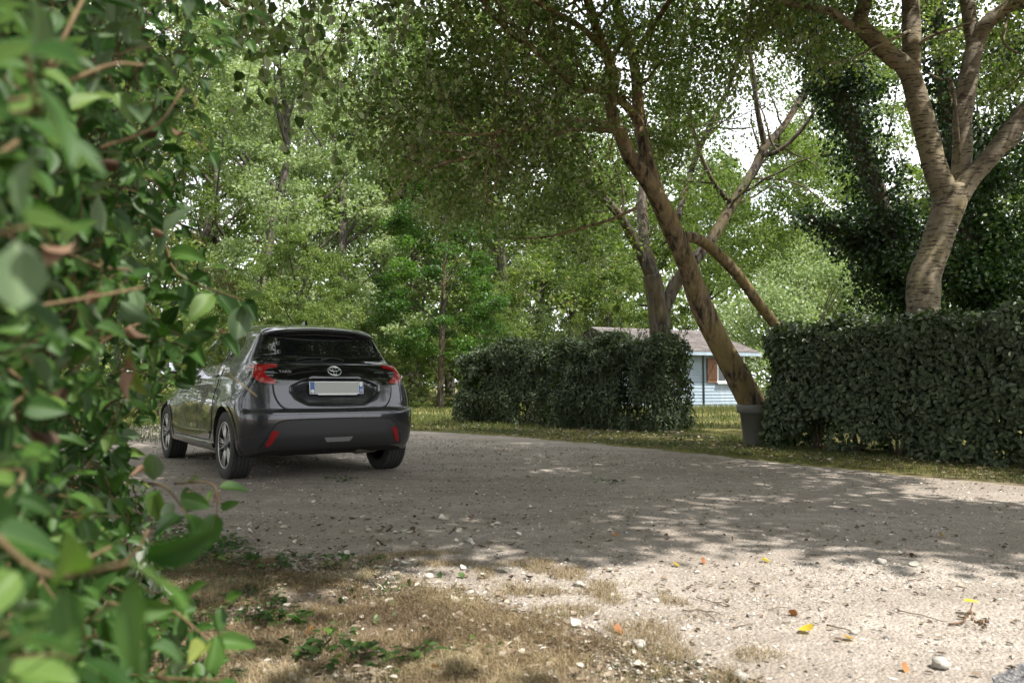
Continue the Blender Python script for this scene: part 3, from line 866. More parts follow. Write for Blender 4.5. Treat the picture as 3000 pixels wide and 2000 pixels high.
# ---- the leaning poplar
def build_leaning_tree():
    rng = np.random.default_rng(51)
    t = empty('leaning_tree', (3.72, 12.0, 0)); tag(t, 'leaning tree with ochre bark rising from behind the grey plant pot', 'tree', 'broadleaf trees')
    w = TreeWood(); limbs = []
    trunk = px([(1790, 1022, 12.05, 40), (1762, 985, 12.0, 35), (1735, 940, 12, 31), (1697, 870, 11.95, 28), (1652, 790, 11.85, 26), (1610, 700, 11.7, 24.5), (1575, 600, 11.5, 23), (1537, 510, 11.3, 22), (1500, 435, 11.1, 20)])
    w.limb(trunk, 16, .03, rng)
    A = px([(1508, 450, 11.12, 19), (1480, 405, 11.0, 19), (1450, 365, 10.85, 17), (1425, 310, 10.7, 15.5), (1403, 250, 10.6, 14), (1410, 190, 10.45, 13), (1398, 140, 10.3, 12), (1375, 80, 10.1, 11.5), (1350, 0, 9.8, 11), (1310, -140, 9.3, 9), (1240, -300, 8.6, 6), (1150, -420, 7.8, 3)])
    B = px([(1512, 455, 11.15, 18), (1492, 390, 11.2, 16.5), (1475, 320, 11.3, 15), (1466, 250, 11.4, 13.5), (1460, 170, 11.4, 12), (1442, 90, 11.4, 11), (1415, 0, 11.3, 10), (1400, -150, 11.1, 8), (1420, -330, 10.8, 5), (1480, -480, 10.5, 2.5)])
    B2 = px([(1470, 285, 11.3, 11), (1430, 235, 11.0, 10), (1375, 205, 10.6, 8.5), (1330, 208, 10.2, 7), (1290, 170, 9.8, 6), (1220, 110, 9.2, 7), (1180, 80, 8.9, 8), (1130, 30, 8.6, 6), (1060, -60, 8.2, 4)])
    A1 = px([(1408, 300, 10.65, 8), (1360, 296, 10.3, 7), (1300, 300, 9.9, 6), (1240, 318, 9.5, 5.5), (1150, 335, 9.0, 5), (1070, 362, 8.5, 4.5), (985, 378, 8.1, 3.5), (930, 360, 7.8, 2)])
    A2 = px([(1400, 288, 10.6, 7), (1340, 276, 10.1, 6), (1270, 282, 9.4, 5), (1180, 300, 8.6, 4), (1080, 310, 7.8, 3), (980, 300, 7.0, 2)])
    A3 = px([(1385, 110, 10.2, 8), (1330, 60, 9.6, 7), (1240, 10, 8.8, 6), (1120, -70, 7.8, 5), (980, -140, 6.6, 4), (820, -200, 5.4, 3), (690, -230, 4.5, 2)])
    D = px([(1572, 545, 11.4, 13), (1600, 548, 11.6, 13), (1640, 575, 11.9, 13), (1695, 632, 12.2, 12.5), (1745, 700, 12.5, 12), (1795, 765, 12.8, 11.5), (1850, 850, 13.0, 11)])
    C1 = px([(1462, 478, 11.15, 4.5), (1400, 505, 11, 4), (1330, 525, 10.9, 3.5), (1250, 545, 10.8, 2.5), (1170, 548, 10.7, 1.5)])
    B3 = px([(1455, 130, 11.4, 8), (1500, 60, 11.0, 7), (1570, -40, 10.4, 6), (1680, -160, 9.6, 5), (1820, -260, 8.6, 4), (1980, -330, 7.8, 2)])
    B4 = px([(1462, 210, 11.4, 4), (1480, 150, 11.4, 3.5), (1498, 60, 11.3, 3), (1490, -10, 11.2, 2)])
    for L in (A, B, B2, A1, A2, A3, D, B3): limbs.append(w.limb(L, 12, .03, rng))
    w.limb(C1, 6, 0, rng); w.limb(B4, 6, 0, rng)
    # limbs above the picture that carry the shading crown
    def reach(p, pts, r0):
        P = np.array([p] + list(pts), float); return np.column_stack([P, np.linspace(r0, .02, len(P))])
    top = A[-3, :3]
    over = [reach(A[-3, :3], [(-.6, 6.6, 6.0), (-2.4, 5.6, 6.6), (-4.0, 5.2, 6.9)], .07), reach(A[-3, :3], [(.4, 5.6, 6.2), (.9, 4.0, 6.5), (1.2, 3.0, 6.3)], .07),
            reach(B[-2, :3], [(1.8, 7.6, 7.4), (3.0, 5.6, 7.3), (3.9, 3.9, 6.9)], .07), reach(B[-2, :3], [(.6, 9.0, 7.8), (-1.4, 9.0, 8.0), (-3.4, 9.6, 7.6)], .07),
            reach(B[-2, :3], [(1.6, 12, 8.2), (2.4, 13.5, 8.6), (2.2, 15, 8.5)], .06)]
    for L in over: limbs.append(w.limb(L, 8, .02, rng))
    pos, dr = [], []
    for i, S in enumerate(limbs):
        st = {0: .30, 1: .30, 6: .15}.get(i, .2)
        if i == 6: continue
        p, d = branch_out(S, w, rng, .24, st, (.7, 1.6), .15, (.25, .5), 11, .22, .95, .05)
        pos.append(p); dr.append(d)
    pos, dr = np.vstack(pos), np.vstack(dr)
    # the lower left of the crown: denser hanging sprays
    sp = []
    for u, v, z, r in [(960, 210, 8.8, .8), (1040, 110, 9, .8), (1120, 200, 9.2, .8), (1180, 270, 9.4, .75), (1050, 290, 9, .75), (1230, 210, 9.7, .8), (1260, 330, 9.9, .7), (1150, 370, 9.6, .7), (930, 320, 8.6, .6), (1280, 90, 9.6, .8), (1160, 40, 9.3, .8),
                       (1350, 150, 10.5, .7), (1000, 20, 8.8, .8), (1080, 420, 9.9, .55), (1230, 440, 10.3, .6), (1340, 400, 10.5, .5), (1330, 520, 11.3, .5), (1180, 500, 11, .5), (1420, 40, 10.5, .7), (1560, 120, 11.2, .6), (1600, 40, 11, .7), (1530, 240, 11.8, .5), (1640, 180, 11.5, .55),
                       (1700, 90, 11, .7), (1760, 30, 10.6, .7), (1560, 330, 12, .45), (1000, 380, 9.5, .5), (1100, 100, 10, .8), (1230, 120, 10, .8), (1300, 250, 10.6, .7), (1000, 260, 9.6, .7), (1240, 0, 10, .8), (1060, 470, 10.5, .5), (1290, 460, 11, .45), (1500, 210, 12.3, .6), (1470, 320, 12.3, .45), (1540, 30, 12, .6), (1380, 250, 12, .5), (1500, 110, 12.2, .6)]:
        sp.append((*at(u * S235, v * S235, z), r))
    sp = np.array(sp)
    cen = np.repeat(sp[:, :3], 15, 0) + rand_dirs(len(sp) * 15, rng) * np.repeat(sp[:, 3], 15)[:, None] * rng.uniform(.2, 1.15, (len(sp) * 15, 1))
    for c in cen:
        e = c + rand_dirs(1, rng)[0] * .3; w.mb.tube(np.array([c, (c + e) / 2 + rand_dirs(1, rng)[0] * .04, e]), [.005, .004, .002], 3, False)
    p2, d2 = cluster_points(cen, np.full(len(cen), .34), 62, rng)
    # unseen crown overhead, its clumps placed where their shade suits the driveway
    cl = []
    while len(cl) < 560:
        p = np.array([rng.uniform(-7.5, 5.6), rng.uniform(-.3, 13), rng.uniform(4.9, 10)])
        sx, sy = p[0] - .455 * p[2], p[1] + .355 * p[2]             # where its shade falls
        if p[2] < .871 + .50 * p[1] + .45 or sy < 4.30 + .4 * math.sin(sx * 1.3) and not (sx < -.85 - .35 * (sy - 3.2) and rng.random() < .75): continue
        cl.append(p)
    while len(cl) < 620:                                            # added to fill light gaps on the near left driveway
        z = rng.uniform(5, 8.5); sx, sy = rng.uniform(-3.2, .4), rng.uniform(5.0, 7.6); p = np.array([sx + .455 * z, sy - .355 * z, z])
        if z > .871 + .50 * p[1] + .45: cl.append(p)
    while len(cl) < 655:                                            # unseen clumps above shrub and camera, added to darken the shrub
        p = np.array([rng.uniform(-5, 2.2), rng.uniform(-4, .6), rng.uniform(4.5, 8.5)]); sx, sy = p[0] - .455 * p[2], p[1] + .355 * p[2]
        if sy < 1.6 or sx < -1.4 - .3 * (sy - 1.6): cl.append(p)
    p3, d3 = cluster_points(np.array(cl), rng.uniform(.5, .95, len(cl)), 165, rng, .6)
    keep = p3[:, 2] > .871 + .497 * p3[:, 1]
    p3, d3 = p3[keep], d3[keep]
    u, v = uvz(pos); hole = (((u - 2050) / 260) ** 2 + ((v - 420) / 230) ** 2 < 1) & (rng.random(len(u)) < .7)
    pos, dr = pos[~hole], dr[~hole]
    w.build_local('trunk', M_BARK_OCHRE, t)
    crown_leaves('crown', np.vstack([pos, p2]), np.vstack([dr, d2]), L_POPLAR, t, rng, (.045, .075), (.62, .85), 'quad', .35, .5, .2, parts=0)
    crown_leaves('unseen_shade_crown', p3, d3, L_POPLAR, t, rng, (.135, .19), (.7, .85), 'quad', .8, .5, .2)
    # near hanging sprays of round leaves at the top left
    tw = TreeWood(); hp, hd = [], []
    for u0, v0, z, u1, v1 in [(640, -60, 3.6, 610, 190), (700, -80, 3.4, 690, 250), (560, -60, 3.3, 600, 120), (760, -80, 3.8, 740, 170), (800, -60, 4.2, 770, 360), (850, -80, 4.4, 830, 330), (880, -60, 4.6, 905, 240), (930, -60, 5.0, 900, 150), (670, -80, 3.9, 650, 300), (980, -50, 5.2, 960, 330), (590, -70, 3.5, 560, 230), (730, -40, 4.4, 790, 250)]:
        a, b = at(u0 * S235, v0 * S235, z), at(u1 * S235, v1 * S235, z * 1.02)
        m = (a + b) / 2 + rng.normal(size=3) * .05
        a2 = a + np.array([rng.uniform(-.1, .3), .5, .75])
        P = spline(np.array([a2, a, m, b]), 14); tw.mb.tube(P, np.linspace(.006, .0015, 14), 5, False)
        for k in range(4, 14):
            for q in range(rng.integers(3, 6)):
                hp.append(P[k] + rng.normal(size=3) * .035); hd.append(unit(rng.normal(size=3) + np.array([0, 0, -.6])))
        for k in range(3):
            s = P[rng.integers(4, 11)]; e = s + unit(rng.normal(size=3) + np.array([0, 0, -.5])) * rng.uniform(.15, .3); tw.mb.tube(np.array([s, (s + e) / 2, e]), [.003, .0025, .0012], 4, False)
            for q in range(10):
                hp.append(s + (e - s) * rng.random() + rng.normal(size=3) * .02); hd.append(unit(rng.normal(size=3) + np.array([0, 0, -.6])))
    tw.build_local('hanging_twigs', M_TWIG, t)
    crown_leaves('hanging_leaves', np.array(hp), np.array(hd), L_POPLAR, t, rng, (.042, .065), (.8, .98), 'hex', .2, .42, .25, parts=300)


# ---- the dark forked tree behind the loose hedge
def build_forked_tree():
    rng = np.random.default_rng(52)
    base = at(1518 * S235, 1000 * S235, 17); t = empty('forked_tree', (base[0], 17, 0)); tag(t, 'dark forked tree between the loose hedge and the blue hut roof', 'tree', 'broadleaf trees')
    w = TreeWood(); L = []
    b0 = px([(1518, 930, 17, 27)])[0]
    trunk = np.vstack([[base[0] + .03, 17, -.05, .23], b0, px([(1517, 775, 17, 24), (1508, 690, 17, 23), (1497, 632, 17, 20)])])
    w.limb(trunk, 14, .04, rng)
    lims = [px([(1500, 640, 17, 15), (1470, 580, 16.9, 12), (1440, 520, 16.7, 11), (1405, 474, 16.4, 10), (1365, 436, 16.1, 9), (1320, 405, 15.8, 8), (1280, 375, 15.4, 6), (1255, 340, 15, 4), (1225, 290, 14.6, 2)]),
            px([(1503, 640, 17, 15), (1482, 560, 17.2, 12), (1474, 490, 17.4, 11), (1480, 420, 17.6, 10), (1520, 330, 17.8, 8), (1560, 230, 18, 6.5), (1590, 120, 18, 5), (1600, 0, 18, 4), (1620, -160, 18, 2)]),
            px([(1520, 715, 17, 17), (1560, 640, 17.1, 14), (1600, 592, 17.2, 13), (1640, 540, 17.3, 12.5), (1682, 470, 17.5, 12), (1730, 392, 17.7, 10.5), (1757, 338, 17.8, 9.5), (1800, 290, 18, 8), (1845, 215, 18.2, 6.5), (1890, 130, 18.4, 4.5), (1920, 30, 18.5, 3)]),
            px([(1757, 338, 17.8, 7), (1740, 255, 17.6, 6), (1728, 160, 17.4, 5.5), (1712, 60, 17.2, 4.5), (1700, -60, 17, 3)]),
            px([(1545, 545, 17.4, 7), (1585, 400, 17.9, 6.5), (1630, 290, 18.3, 6), (1668, 215, 18.6, 5), (1700, 130, 18.8, 3.5), (1740, 40, 19, 2.5)]),
            px([(1682, 470, 17.5, 7), (1640, 420, 17.2, 5), (1600, 330, 17, 4), (1585, 250, 16.8, 2.5)]),
            px([(1745, 360, 17.8, 7), (1790, 345, 17.5, 5.5), (1840, 300, 17.3, 4.5), (1880, 240, 17.1, 3)])]
    for l in lims: L.append(w.limb(l, 9, .03, rng))
    pos, dr = [], []
    for i, S in enumerate(L):
        p, d = branch_out(S, w, rng, .36, .30, (.9, 2.2), .22, (.3, .7), 9, .1, .9, .15, rmin=.011)
        pos.append(p); dr.append(d)
    pos, dr = np.vstack(pos), np.vstack(dr)
    u, v = uvz(pos); hole = ((((u - 2190) / 230) ** 2 + ((v - 400) / 220) ** 2 < 1) | ((v > 520) & (v < 900) & (rng.random(len(u)) < .55))) & (rng.random(len(u)) < .85)
    pos, dr = pos[~hole], dr[~hole]
    # leaves in clumps toward the top
    cl = np.array([at(u_ * S235, v_ * S235, z) for u_, v_, z in [(1560, 60, 18), (1640, 110, 18.2), (1700, 40, 18), (1780, 120, 18.4), (1840, 60, 18.3), (1600, 200, 18.3), (1680, 170, 18.6), (1540, 300, 17.9), (1760, 220, 18), (1620, 300, 18.2), (1860, 170, 18.6), (1530, 160, 18), (1570, 440, 18.2), (1630, 400, 17.9), (1330, 600, 17), (1290, 520, 16), (1380, 560, 16.8), (1250, 420, 15.2),
                                                               (1720, 500, 18.5), (1790, 450, 18.4), (1850, 380, 18.4), (1760, 560, 19), (1830, 520, 18.8), (1690, 600, 19), (1900, 300, 18.5), (1780, 0, 18), (1640, -20, 18), (1930, 420, 18.5), (1960, 140, 18.6), (1880, 60, 18), (1590, 520, 18.4), (1830, 440, 19), (1920, 520, 19)]])
    cen = np.repeat(cl, 12, 0) + rand_dirs(len(cl) * 12, rng) * rng.uniform(.2, 1.25, (len(cl) * 12, 1))
    p2, d2 = cluster_points(cen, np.full(len(cen), .5), 62, rng)
    w.build_local('trunk', M_BARK_DARK, t)
    crown_leaves('crown', np.vstack([pos, p2]), np.vstack([dr, d2]), L_OLIVE, t, rng, (.06, .10), (.55, .75), 'quad', .3, .40, .22)


# ---- the pale tree behind the clipped hedge
def build_pale_tree():
    rng = np.random.default_rng(53)
    b = at(2712, 1125, 10.35); t = empty('pale_tree', (b[0], 10.35, 0)); tag(t, 'pale barked tree forking into three stems behind the clipped hedge', 'tree', 'broadleaf trees')
    w = TreeWood(); S_ = []
    k = 10.35
    def q(p): return px([(u / S235, v / S235, z, r / S235) for u, v, z, r in p])
    tr = np.vstack([[b[0] - .02, 10.35, -.05, .25], q([(2706, 1100, k, 47), (2704, 925, k, 44), (2705, 850, k, 46), (2712, 800, k, 44), (2738, 735, k, 42), (2764, 650, k, 42), (2782, 590, k, 46), (2790, 545, k, 44)])])
    w.limb(tr, 18, .035, rng)
    lims = [q([(2780, 590, k, 38), (2758, 540, k, 37), (2735, 480, k, 34), (2716, 400, k, 33), (2692, 310, k, 31), (2668, 225, k, 30), (2645, 190, k - .03, 28), (2610, 165, k - .1, 26), (2555, 110, k - .25, 25), (2520, 70, k - .3, 23), (2532, 10, k - .3, 21), (2545, -80, k - .4, 18), (2550, -300, k - .8, 12), (2500, -480, k - 1.4, 6)]),
            q([(2530, 85, k - .3, 15), (2490, 75, k - .4, 13), (2440, 38, k - .6, 12), (2380, 22, k - .8, 10), (2300, 5, k - 1.0, 8), (2200, -40, k - 1.4, 5), (2080, -60, k - 1.8, 3)]),
            q([(2672, 200, k, 26), (2670, 120, k + .05, 26), (2667, 0, k + .1, 25), (2660, -150, k, 20), (2640, -380, k - .3, 12), (2560, -560, k - 1, 6)]),
            q([(2795, 580, k, 34), (2812, 520, k + .05, 28), (2820, 440, k + .1, 27), (2819, 350, k + .12, 27), (2836, 240, k + .15, 26), (2858, 130, k + .2, 26), (2890, 70, k + .1, 23), (2950, 22, k, 20), (3060, -60, k - .3, 15), (3200, -180, k - 1, 9)]),
            q([(2852, 140, k + .2, 20), (2838, 40, k + .25, 20), (2825, -100, k + .3, 16), (2850, -330, k + .1, 8)]),
            q([(2800, 580, k - .02, 36), (2845, 520, k - .1, 30), (2905, 455, k - .2, 28), (3000, 335, k - .3, 27), (3110, 190, k - .5, 23), (3260, -20, k - .9, 15), (3400, -250, k - 1.6, 7)])]
    for l in lims: S_.append(w.limb(l, 14, .03, rng))
    for P in ([(2672, 150, k, 6), (2720, 110, k - .1, 5), (2790, 85, k - .2, 4), (2860, 60, k - .3, 2)], [(2815, 480, k, 4), (2790, 250, k - .3, 5), (2760, 235, k - .3, 4), (2720, 215, k - .3, 2.5)], [(2900, 455, k - .2, 6), (2950, 440, k - .3, 5), (3010, 395, k - .4, 3)], [(2960, 20, k, 5), (2940, 120, k - .1, 4), (2990, 160, k - .2, 3)], [(2668, 90, k, 6), (2560, 140, k - .4, 4), (2500, 170, k - .5, 3), (2420, 190, k - .6, 2)]):
        w.limb(q(P), 6, 0, rng)
    pos, dr = [], []
    for i, S in enumerate(S_):
        st = [.70, .45, .55, .62, .5, .5][i]
        p, d = branch_out(S, w, rng, .34, st, (.7, 1.6), .17, (.25, .5), 10, .15, .95, .1)
        pos.append(p); dr.append(d)
    cl = []
    while len(cl) < 210:  # unseen overhead clumps placed for their shade, thinned to brighten the hedge
        p = np.array([rng.uniform(4.6, 13), rng.uniform(0, 15), rng.uniform(5.3, 9.5)])
        sy = p[1] + .355 * p[2]
        if p[2] < .871 + .50 * p[1] + .5 or sy < 4.35 or (2.6 < p[0] - .455 * p[2] < 8.5 and sy > 6.4 and rng.random() < .62): continue
        cl.append(p)
    p3, d3 = cluster_points(np.array(cl), rng.uniform(.55, 1.0, len(cl)), 180, rng, .6)
    kq = p3[:, 2] > .871 + .50 * p3[:, 1]
    vis = np.array([[*at(u * S235, v * S235, z), r] for u, v, z, r in [(1840, 30, 9.6, .7), (1760, 60, 9.4, .6), (1930, 20, 10.2, .5), (2010, 40, 11.5, .6), (2040, 90, 11.6, .5), (2120, 20, 11.4, .5), (2240, 30, 11.6, .6), (2300, 90, 11.2, .6), (2340, 160, 11.2, .55), (2330, 20, 10.6, .6), (2200, 90, 12, .4), (1900, 100, 10.5, .4), (2270, 200, 11.8, .35)]])
    cen = np.repeat(vis[:, :3], 9, 0) + rand_dirs(len(vis) * 9, rng) * np.repeat(vis[:, 3], 9)[:, None] * rng.uniform(.2, 1.1, (len(vis) * 9, 1))
    for c in cen:
        e = c + rand_dirs(1, rng)[0] * .3; w.mb.tube(np.array([c, (c + e) / 2 + rand_dirs(1, rng)[0] * .04, e]), [.005, .004, .002], 3, False)
    p2, d2 = cluster_points(cen, np.full(len(cen), .34), 60, rng); pos.append(p2); dr.append(d2)
    w.build_local('trunk', M_BARK_PALE, t)
    crown_leaves('crown', np.vstack(pos), np.vstack(dr), L_POPLAR, t, rng, (.05, .08), (.62, .85), 'quad', .35, .5, .2)
    crown_leaves('unseen_shade_crown', p3[kq], d3[kq], L_POPLAR, t, rng, (.135, .19), (.7, .85), 'quad', .8, .5, .2)


# ---- ivy-clad trees at the right
def ivy_on(S, n, rng, fat=1.0):
    k = rng.integers(0, len(S), n); a = rand_dirs(n, rng); r = S[k, 3] * (1 + rng.normal(size=n) * .12)
    return S[k, :3] + a * r[:, None] * fat + rng.normal(size=(n, 3)) * .08, unit(a * .4 + rand_dirs(n, rng) * .7 + np.array([0, 0, -.7])), a


def build_ivy_tree(name, label, paths, blobs, n_leaf, seed, loc):
    rng = np.random.default_rng(seed); t = empty(name, (*loc, 0)); tag(t, label, 'tree', 'trees covered in ivy')
    w = TreeWood(); P, D = [], []
    for path in paths:
        S = spline(np.array([[*at(u * S235, v * S235, z), r] for u, v, z, r in path]), 60)
        core = S.copy(); core[:, 3] = np.maximum(.05, S[:, 3] * .30); w.limb(core[::4], 8, .05, rng)
        L = np.linalg.norm(np.diff(S[:, :3], axis=0), axis=1).sum(); n = int(n_leaf * L * S[:, 3].mean())
        p, d, _ = ivy_on(S, n, rng); P.append(p); D.append(d)
        p, d, _ = ivy_on(S, n // 2, rng, .6); P.append(p); D.append(d)
    for u, v, z, r, n in blobs:
        c = at(u * S235, v * S235, z); cc = c + rand_dirs(16, rng) * rng.uniform(.3, 1, (16, 1)) * r
        cc[:, 2] = np.maximum(cc[:, 2], .3)
        p, d = cluster_points(cc, np.full(16, r * .45), n // 16, rng); p[:, 2] = np.abs(p[:, 2]); P.append(p); D.append(d)
    P, D = np.vstack(P), np.vstack(D)
    w.build_local('trunk', M_BARK_DARK, t)
    crown_leaves('ivy', P, D, L_IVY, t, rng, (.06, .10), (.75, 1.0), 'quad', .4, .45, .22, parts=0)


# ---- woods behind
def proto_tree(kind, rng, height, width, leaf, mat, barkm, n_clump, n_leaf, base=.12):
    """One whole tree about the origin: (trunk mesh, crown mesh)."""
    w = Wood(); P = np.array([[0, 0, -.1, height * .016], [rng.normal() * .2, rng.normal() * .2, height * .3, height * .012], [rng.normal() * .5, rng.normal() * .5, height * .6, height * .008], [rng.normal() * .6, rng.normal() * .6, height * .92, .03]])
    S = w.limb(P, 9, .03, rng); cen, rad = [], []
    for k in range(n_clump):
        f = base + (1 - base) * rng.random() ** .85; prof = np.interp(f, [base, .28, .55, .8, 1.0], [.55, .95, 1.0, .75, .15])
        a = rng.random() * 6.283; rr = width / 2 * prof * rng.uniform(.05, 1.0) ** .6
        c = np.array([math.cos(a) * rr, math.sin(a) * rr, f * height]); cen.append(c); rad.append(rng.uniform(.55, 1.15) * width * .095)
        if k % 4 == 0:
            i = int(len(S) * min(.92, max(.1, f - rng.uniform(.05, .30)))); s = S[i, :3]; m = s * .55 + c * .45 + rng.normal(size=3) * .45 + [0, 0, -.25]
            w.mb.tube(spline(np.array([s, m, c]), 8), np.linspace(.016 * height * .25 + .012, .010, 8), 5, False)
    cen, rad = np.array(cen), np.array(rad)
    sub = np.repeat(cen, 5, 0) + rand_dirs(len(cen) * 5, rng) * np.repeat(rad, 5)[:, None] * 1.0
    pos, al = cluster_points(sub, np.repeat(rad, 5) * .62, max(1, n_leaf // (n_clump * 5)), rng, .65)
    pos[:, 2] = np.abs(pos[:, 2])
    n = len(pos); nrm = unit(rand_dirs(n, rng) + np.array([0, 0, .5])); l_ = rng.uniform(*leaf, n)
    V, F, k = leaves_np(pos, al, nrm, l_, l_ * rng.uniform(.5, .75, n), 'quad')
    tint = np.clip(.48 + .5 * (value_noise(pos[:, [0, 2]] + pos[:, [1, 1]] * .4, 1.6, 77) - .5) + rng.normal(size=n) * .2, 0, 1)
    return w.mb, mesh_data(kind, V, F, mat, False, None, {'tint': np.repeat(tint, k)})


def build_woods():
    rng = np.random.default_rng(61)
    protos = {'a': (proto_tree('crown', rng, 15, 8.5, (.10, .16), L_OLIVE, M_BARK_GREY, 110, 46000, .05), 15), 'b': (proto_tree('crown', rng, 17, 9.5, (.10, .16), L_OLIVE, M_BARK_GREY, 120, 50000, .03), 17),
              'c': (proto_tree('crown', rng, 13, 8, (.09, .15), L_SILVER, M_BARK_GREY, 105, 44000, .03), 13), 'd': (proto_tree('crown', rng, 9, 7, (.09, .14), L_OLIVE, M_BARK_GREY, 60, 30000, .0), 9)}
    made = {}
    #        u     depth kind scale  turn label
    spots = [(300, 27, 'b', .95, .3, 'tall olive green tree behind the shrub, left of the car roof'), (760, 31, 'c', 1.35, 1.2, 'sunlit silvery poplar rising above the car, nearest of the pale trees'),
             (1010, 38, 'c', 1.45, 2.6, 'pale poplar crown farther back, between the car and the bright green tree'), (560, 40, 'a', 1.3, .9, 'pale green tree far behind the front of the car'),
             (1200, 44, 'b', 1.25, 2.2, 'tall tree far behind the bright green maple'), (1480, 40, 'a', 1.45, 3.9, 'olive tree behind the left end of the hut roof'), (1690, 46, 'b', 1.1, 5.0, 'leafy tree right behind the blue hut'),
             (1950, 48, 'd', 1.9, 1.7, 'broad low tree in the gap behind the forked tree'), (2350, 38, 'd', 1.45, 4.2, 'rounded tree behind the silvery bush'), (2560, 44, 'a', 1.35, 5.5, 'tall dark tree behind the ivy covered trunks'),
             (2960, 38, 'b', 1.0, 2.9, 'tall tree at the right edge behind the ivy'), (60, 36, 'a', 1.3, 3.3, 'tall tree at the far left behind the shrub'), (-250, 30, 'b', 1.1, 4.4, 'tree beyond the left edge behind the shrub'), (3350, 40, 'a', 1.2, .2, 'tree beyond the right edge behind the ivy'),
             (900, 52, 'b', 1.3, 4.9, 'hazy tall tree farthest back above the car'), (1320, 56, 'a', 1.5, 5.8, 'farthest tall tree right of the maple'), (860, 25, 'd', .62, 1.0, 'small bushy tree just behind the car roof, left of the maple'), (1205, 32.5, 'd', .36, 2.0, 'low yellowing bush between the car and the maple trunk'),
             (1440, 33, 'd', .55, 3.0, 'low sunlit bush right of the maple trunk'), (470, 22, 'd', .36, 4.0, 'dark bush by the bonnet of the car'), (700, 27, 'd', .50, 5.2, 'green thicket behind the left half of the car roof'), (1000, 30, 'd', .50, 2.4, 'green thicket behind the right end of the car roof'), (330, 20, 'd', .42, 1.1, 'green bush between the shrub and the car bonnet'),
             (1560, 42, 'c', .8, .7, 'pale young tree above the hut ridge'), (1800, 40, 'd', .8, 3.6, 'olive bush behind the right end of the hut'), (660, 46, 'c', 1.6, 4.4, 'tall silvery tree far behind the car roof'), (1120, 60, 'b', 1.5, 3.1, 'highest crown far behind the maple'), (2080, 54, 'c', 1.25, 2.0, 'silvery tree far behind the forked tree'), (1760, 58, 'c', 1.35, 5.1, 'silvery crown seen through the fork of the dark tree'),
             (1240, 29.5, 'd', .27, 2.9, 'low bush at the foot of the maple, on its left'), (1345, 31, 'd', .30, .6, 'low bush at the foot of the maple, on its right'), (1215, 36, 'd', .40, 1.4, 'thicket behind the maple trunk, hiding most of the tent'), (1410, 38, 'd', .5, 4.7, 'thicket behind the far end of the loose hedge'), (1095, 40, 'd', .55, .4, 'thicket far behind the right tail light')]
    beside = [((-9.5, 5.5), 'b', .8, 1.9, 'woodland tree on the left of the car, beyond the shrub'), ((-11.5, 11.5), 'a', .9, .7, 'woodland tree left of the car bonnet, beyond the shrub'), ((-8.5, .5), 'd', .8, 2.2, 'bushy tree beyond the shrub, left of the camera'), ((-12, 17), 'd', 1.0, 5.5, 'bushy tree at the far left behind the shrub'), ((-5.5, -7.5), 'b', .7, 3.6, 'tree reflected in the tailgate, behind the camera'), ((1.5, -11), 'd', 1.0, 1.6, 'bushy tree across the drive, behind the camera')]
    spots += [((x / y * FPX + 1500) if abs(y) > 1e-6 else 0, y, k_, s_, a_, l_) for (x, y), k_, s_, a_, l_ in beside]
    for u, z, kind, s, a, label in spots:
        (wmb, me), h = protos[kind]; x = (u - 1500) / FPX * z
        r = empty('woodland_tree', (x, z, 0), a); r.scale = (s, s, s); tag(r, label, 'tree', 'broadleaf trees')
        if kind not in made: made[kind] = wmb.build('trunk', M_BARK_GREY, r)
        else:
            o = made[kind].copy(); COL.objects.link(o); o.parent = r
        c = bpy.data.objects.new('crown', me); link(c, r); c['kind'] = 'stuff'
    # the wood closing the view far behind reads as one mass
    ms = []
    n = 60000; th = rng.uniform(-1.0, 1.0, n); rr = rng.uniform(62, 78, n); X, Y = np.sin(th) * rr, np.cos(th) * rr
    top = 9 + 5 * value_noise(np.column_stack([X, Y]), 9, 91) + 3 * value_noise(np.column_stack([X, Y]), 3, 92); Z = rng.random(n) ** .8 * top
    pos = np.column_stack([X, Y, Z]); l_ = rng.uniform(.35, .6, n)
    tag(foliage('distant_wood', pos, rand_dirs(n, rng), rand_dirs(n, rng) + [0, -.3, .5], l_, l_ * .65, L_OLIVE, None, 'quad', np.clip(.45 + rng.normal(size=n) * .22, 0, 1)), 'far wood closing the view between the trees', 'wood', kind='stuff')
    # bright green maple
    t = empty('maple_tree', ((1290 - 1500) / FPX * 29, 29, 0)); tag(t, 'slender bright green maple with a thin straight dark trunk right of the car', 'tree', 'broadleaf trees')
    w = Wood(); S = w.limb([[0, 0, -.1, .13], [.03, 0, 1.6, .115], [.08, .0, 3.6, .09], [.16, 0, 6, .055], [.2, 0, 8.3, .02]], 9, .02, rng); cen, rad = [], []
    for k in range(120):
        zz = rng.uniform(1.9, 9.2); pr = np.interp(zz, [1.9, 3, 5, 7, 9.2], [1.7, 2.6, 2.5, 1.9, .5]); aa = rng.random() * 6.283; q = pr * rng.uniform(.4, 1) ** .6
        c = np.array([math.cos(aa) * q, math.sin(aa) * q, zz]); cen.append(c); rad.append(rng.uniform(.35, .6))
        s = S[int(len(S) * min(.9, max(.12, zz / 9.5 - rng.uniform(.0, .16)))), :3]
        if k % 3 == 0: w.mb.tube(spline(np.array([s, (s + c) / 2 + rng.normal(size=3) * .15, c]), 6), np.linspace(.022, .006, 6), 5, False)
    p, d = cluster_points(np.array(cen), np.array(rad), 260, rng, .5)
    w.mb.build('trunk', M_BARK_DARK, t)
    nrm = unit(rand_dirs(len(p), rng) * .7 + np.array([0, 0, 1.0])); l_ = rng.uniform(.07, .12, len(p))
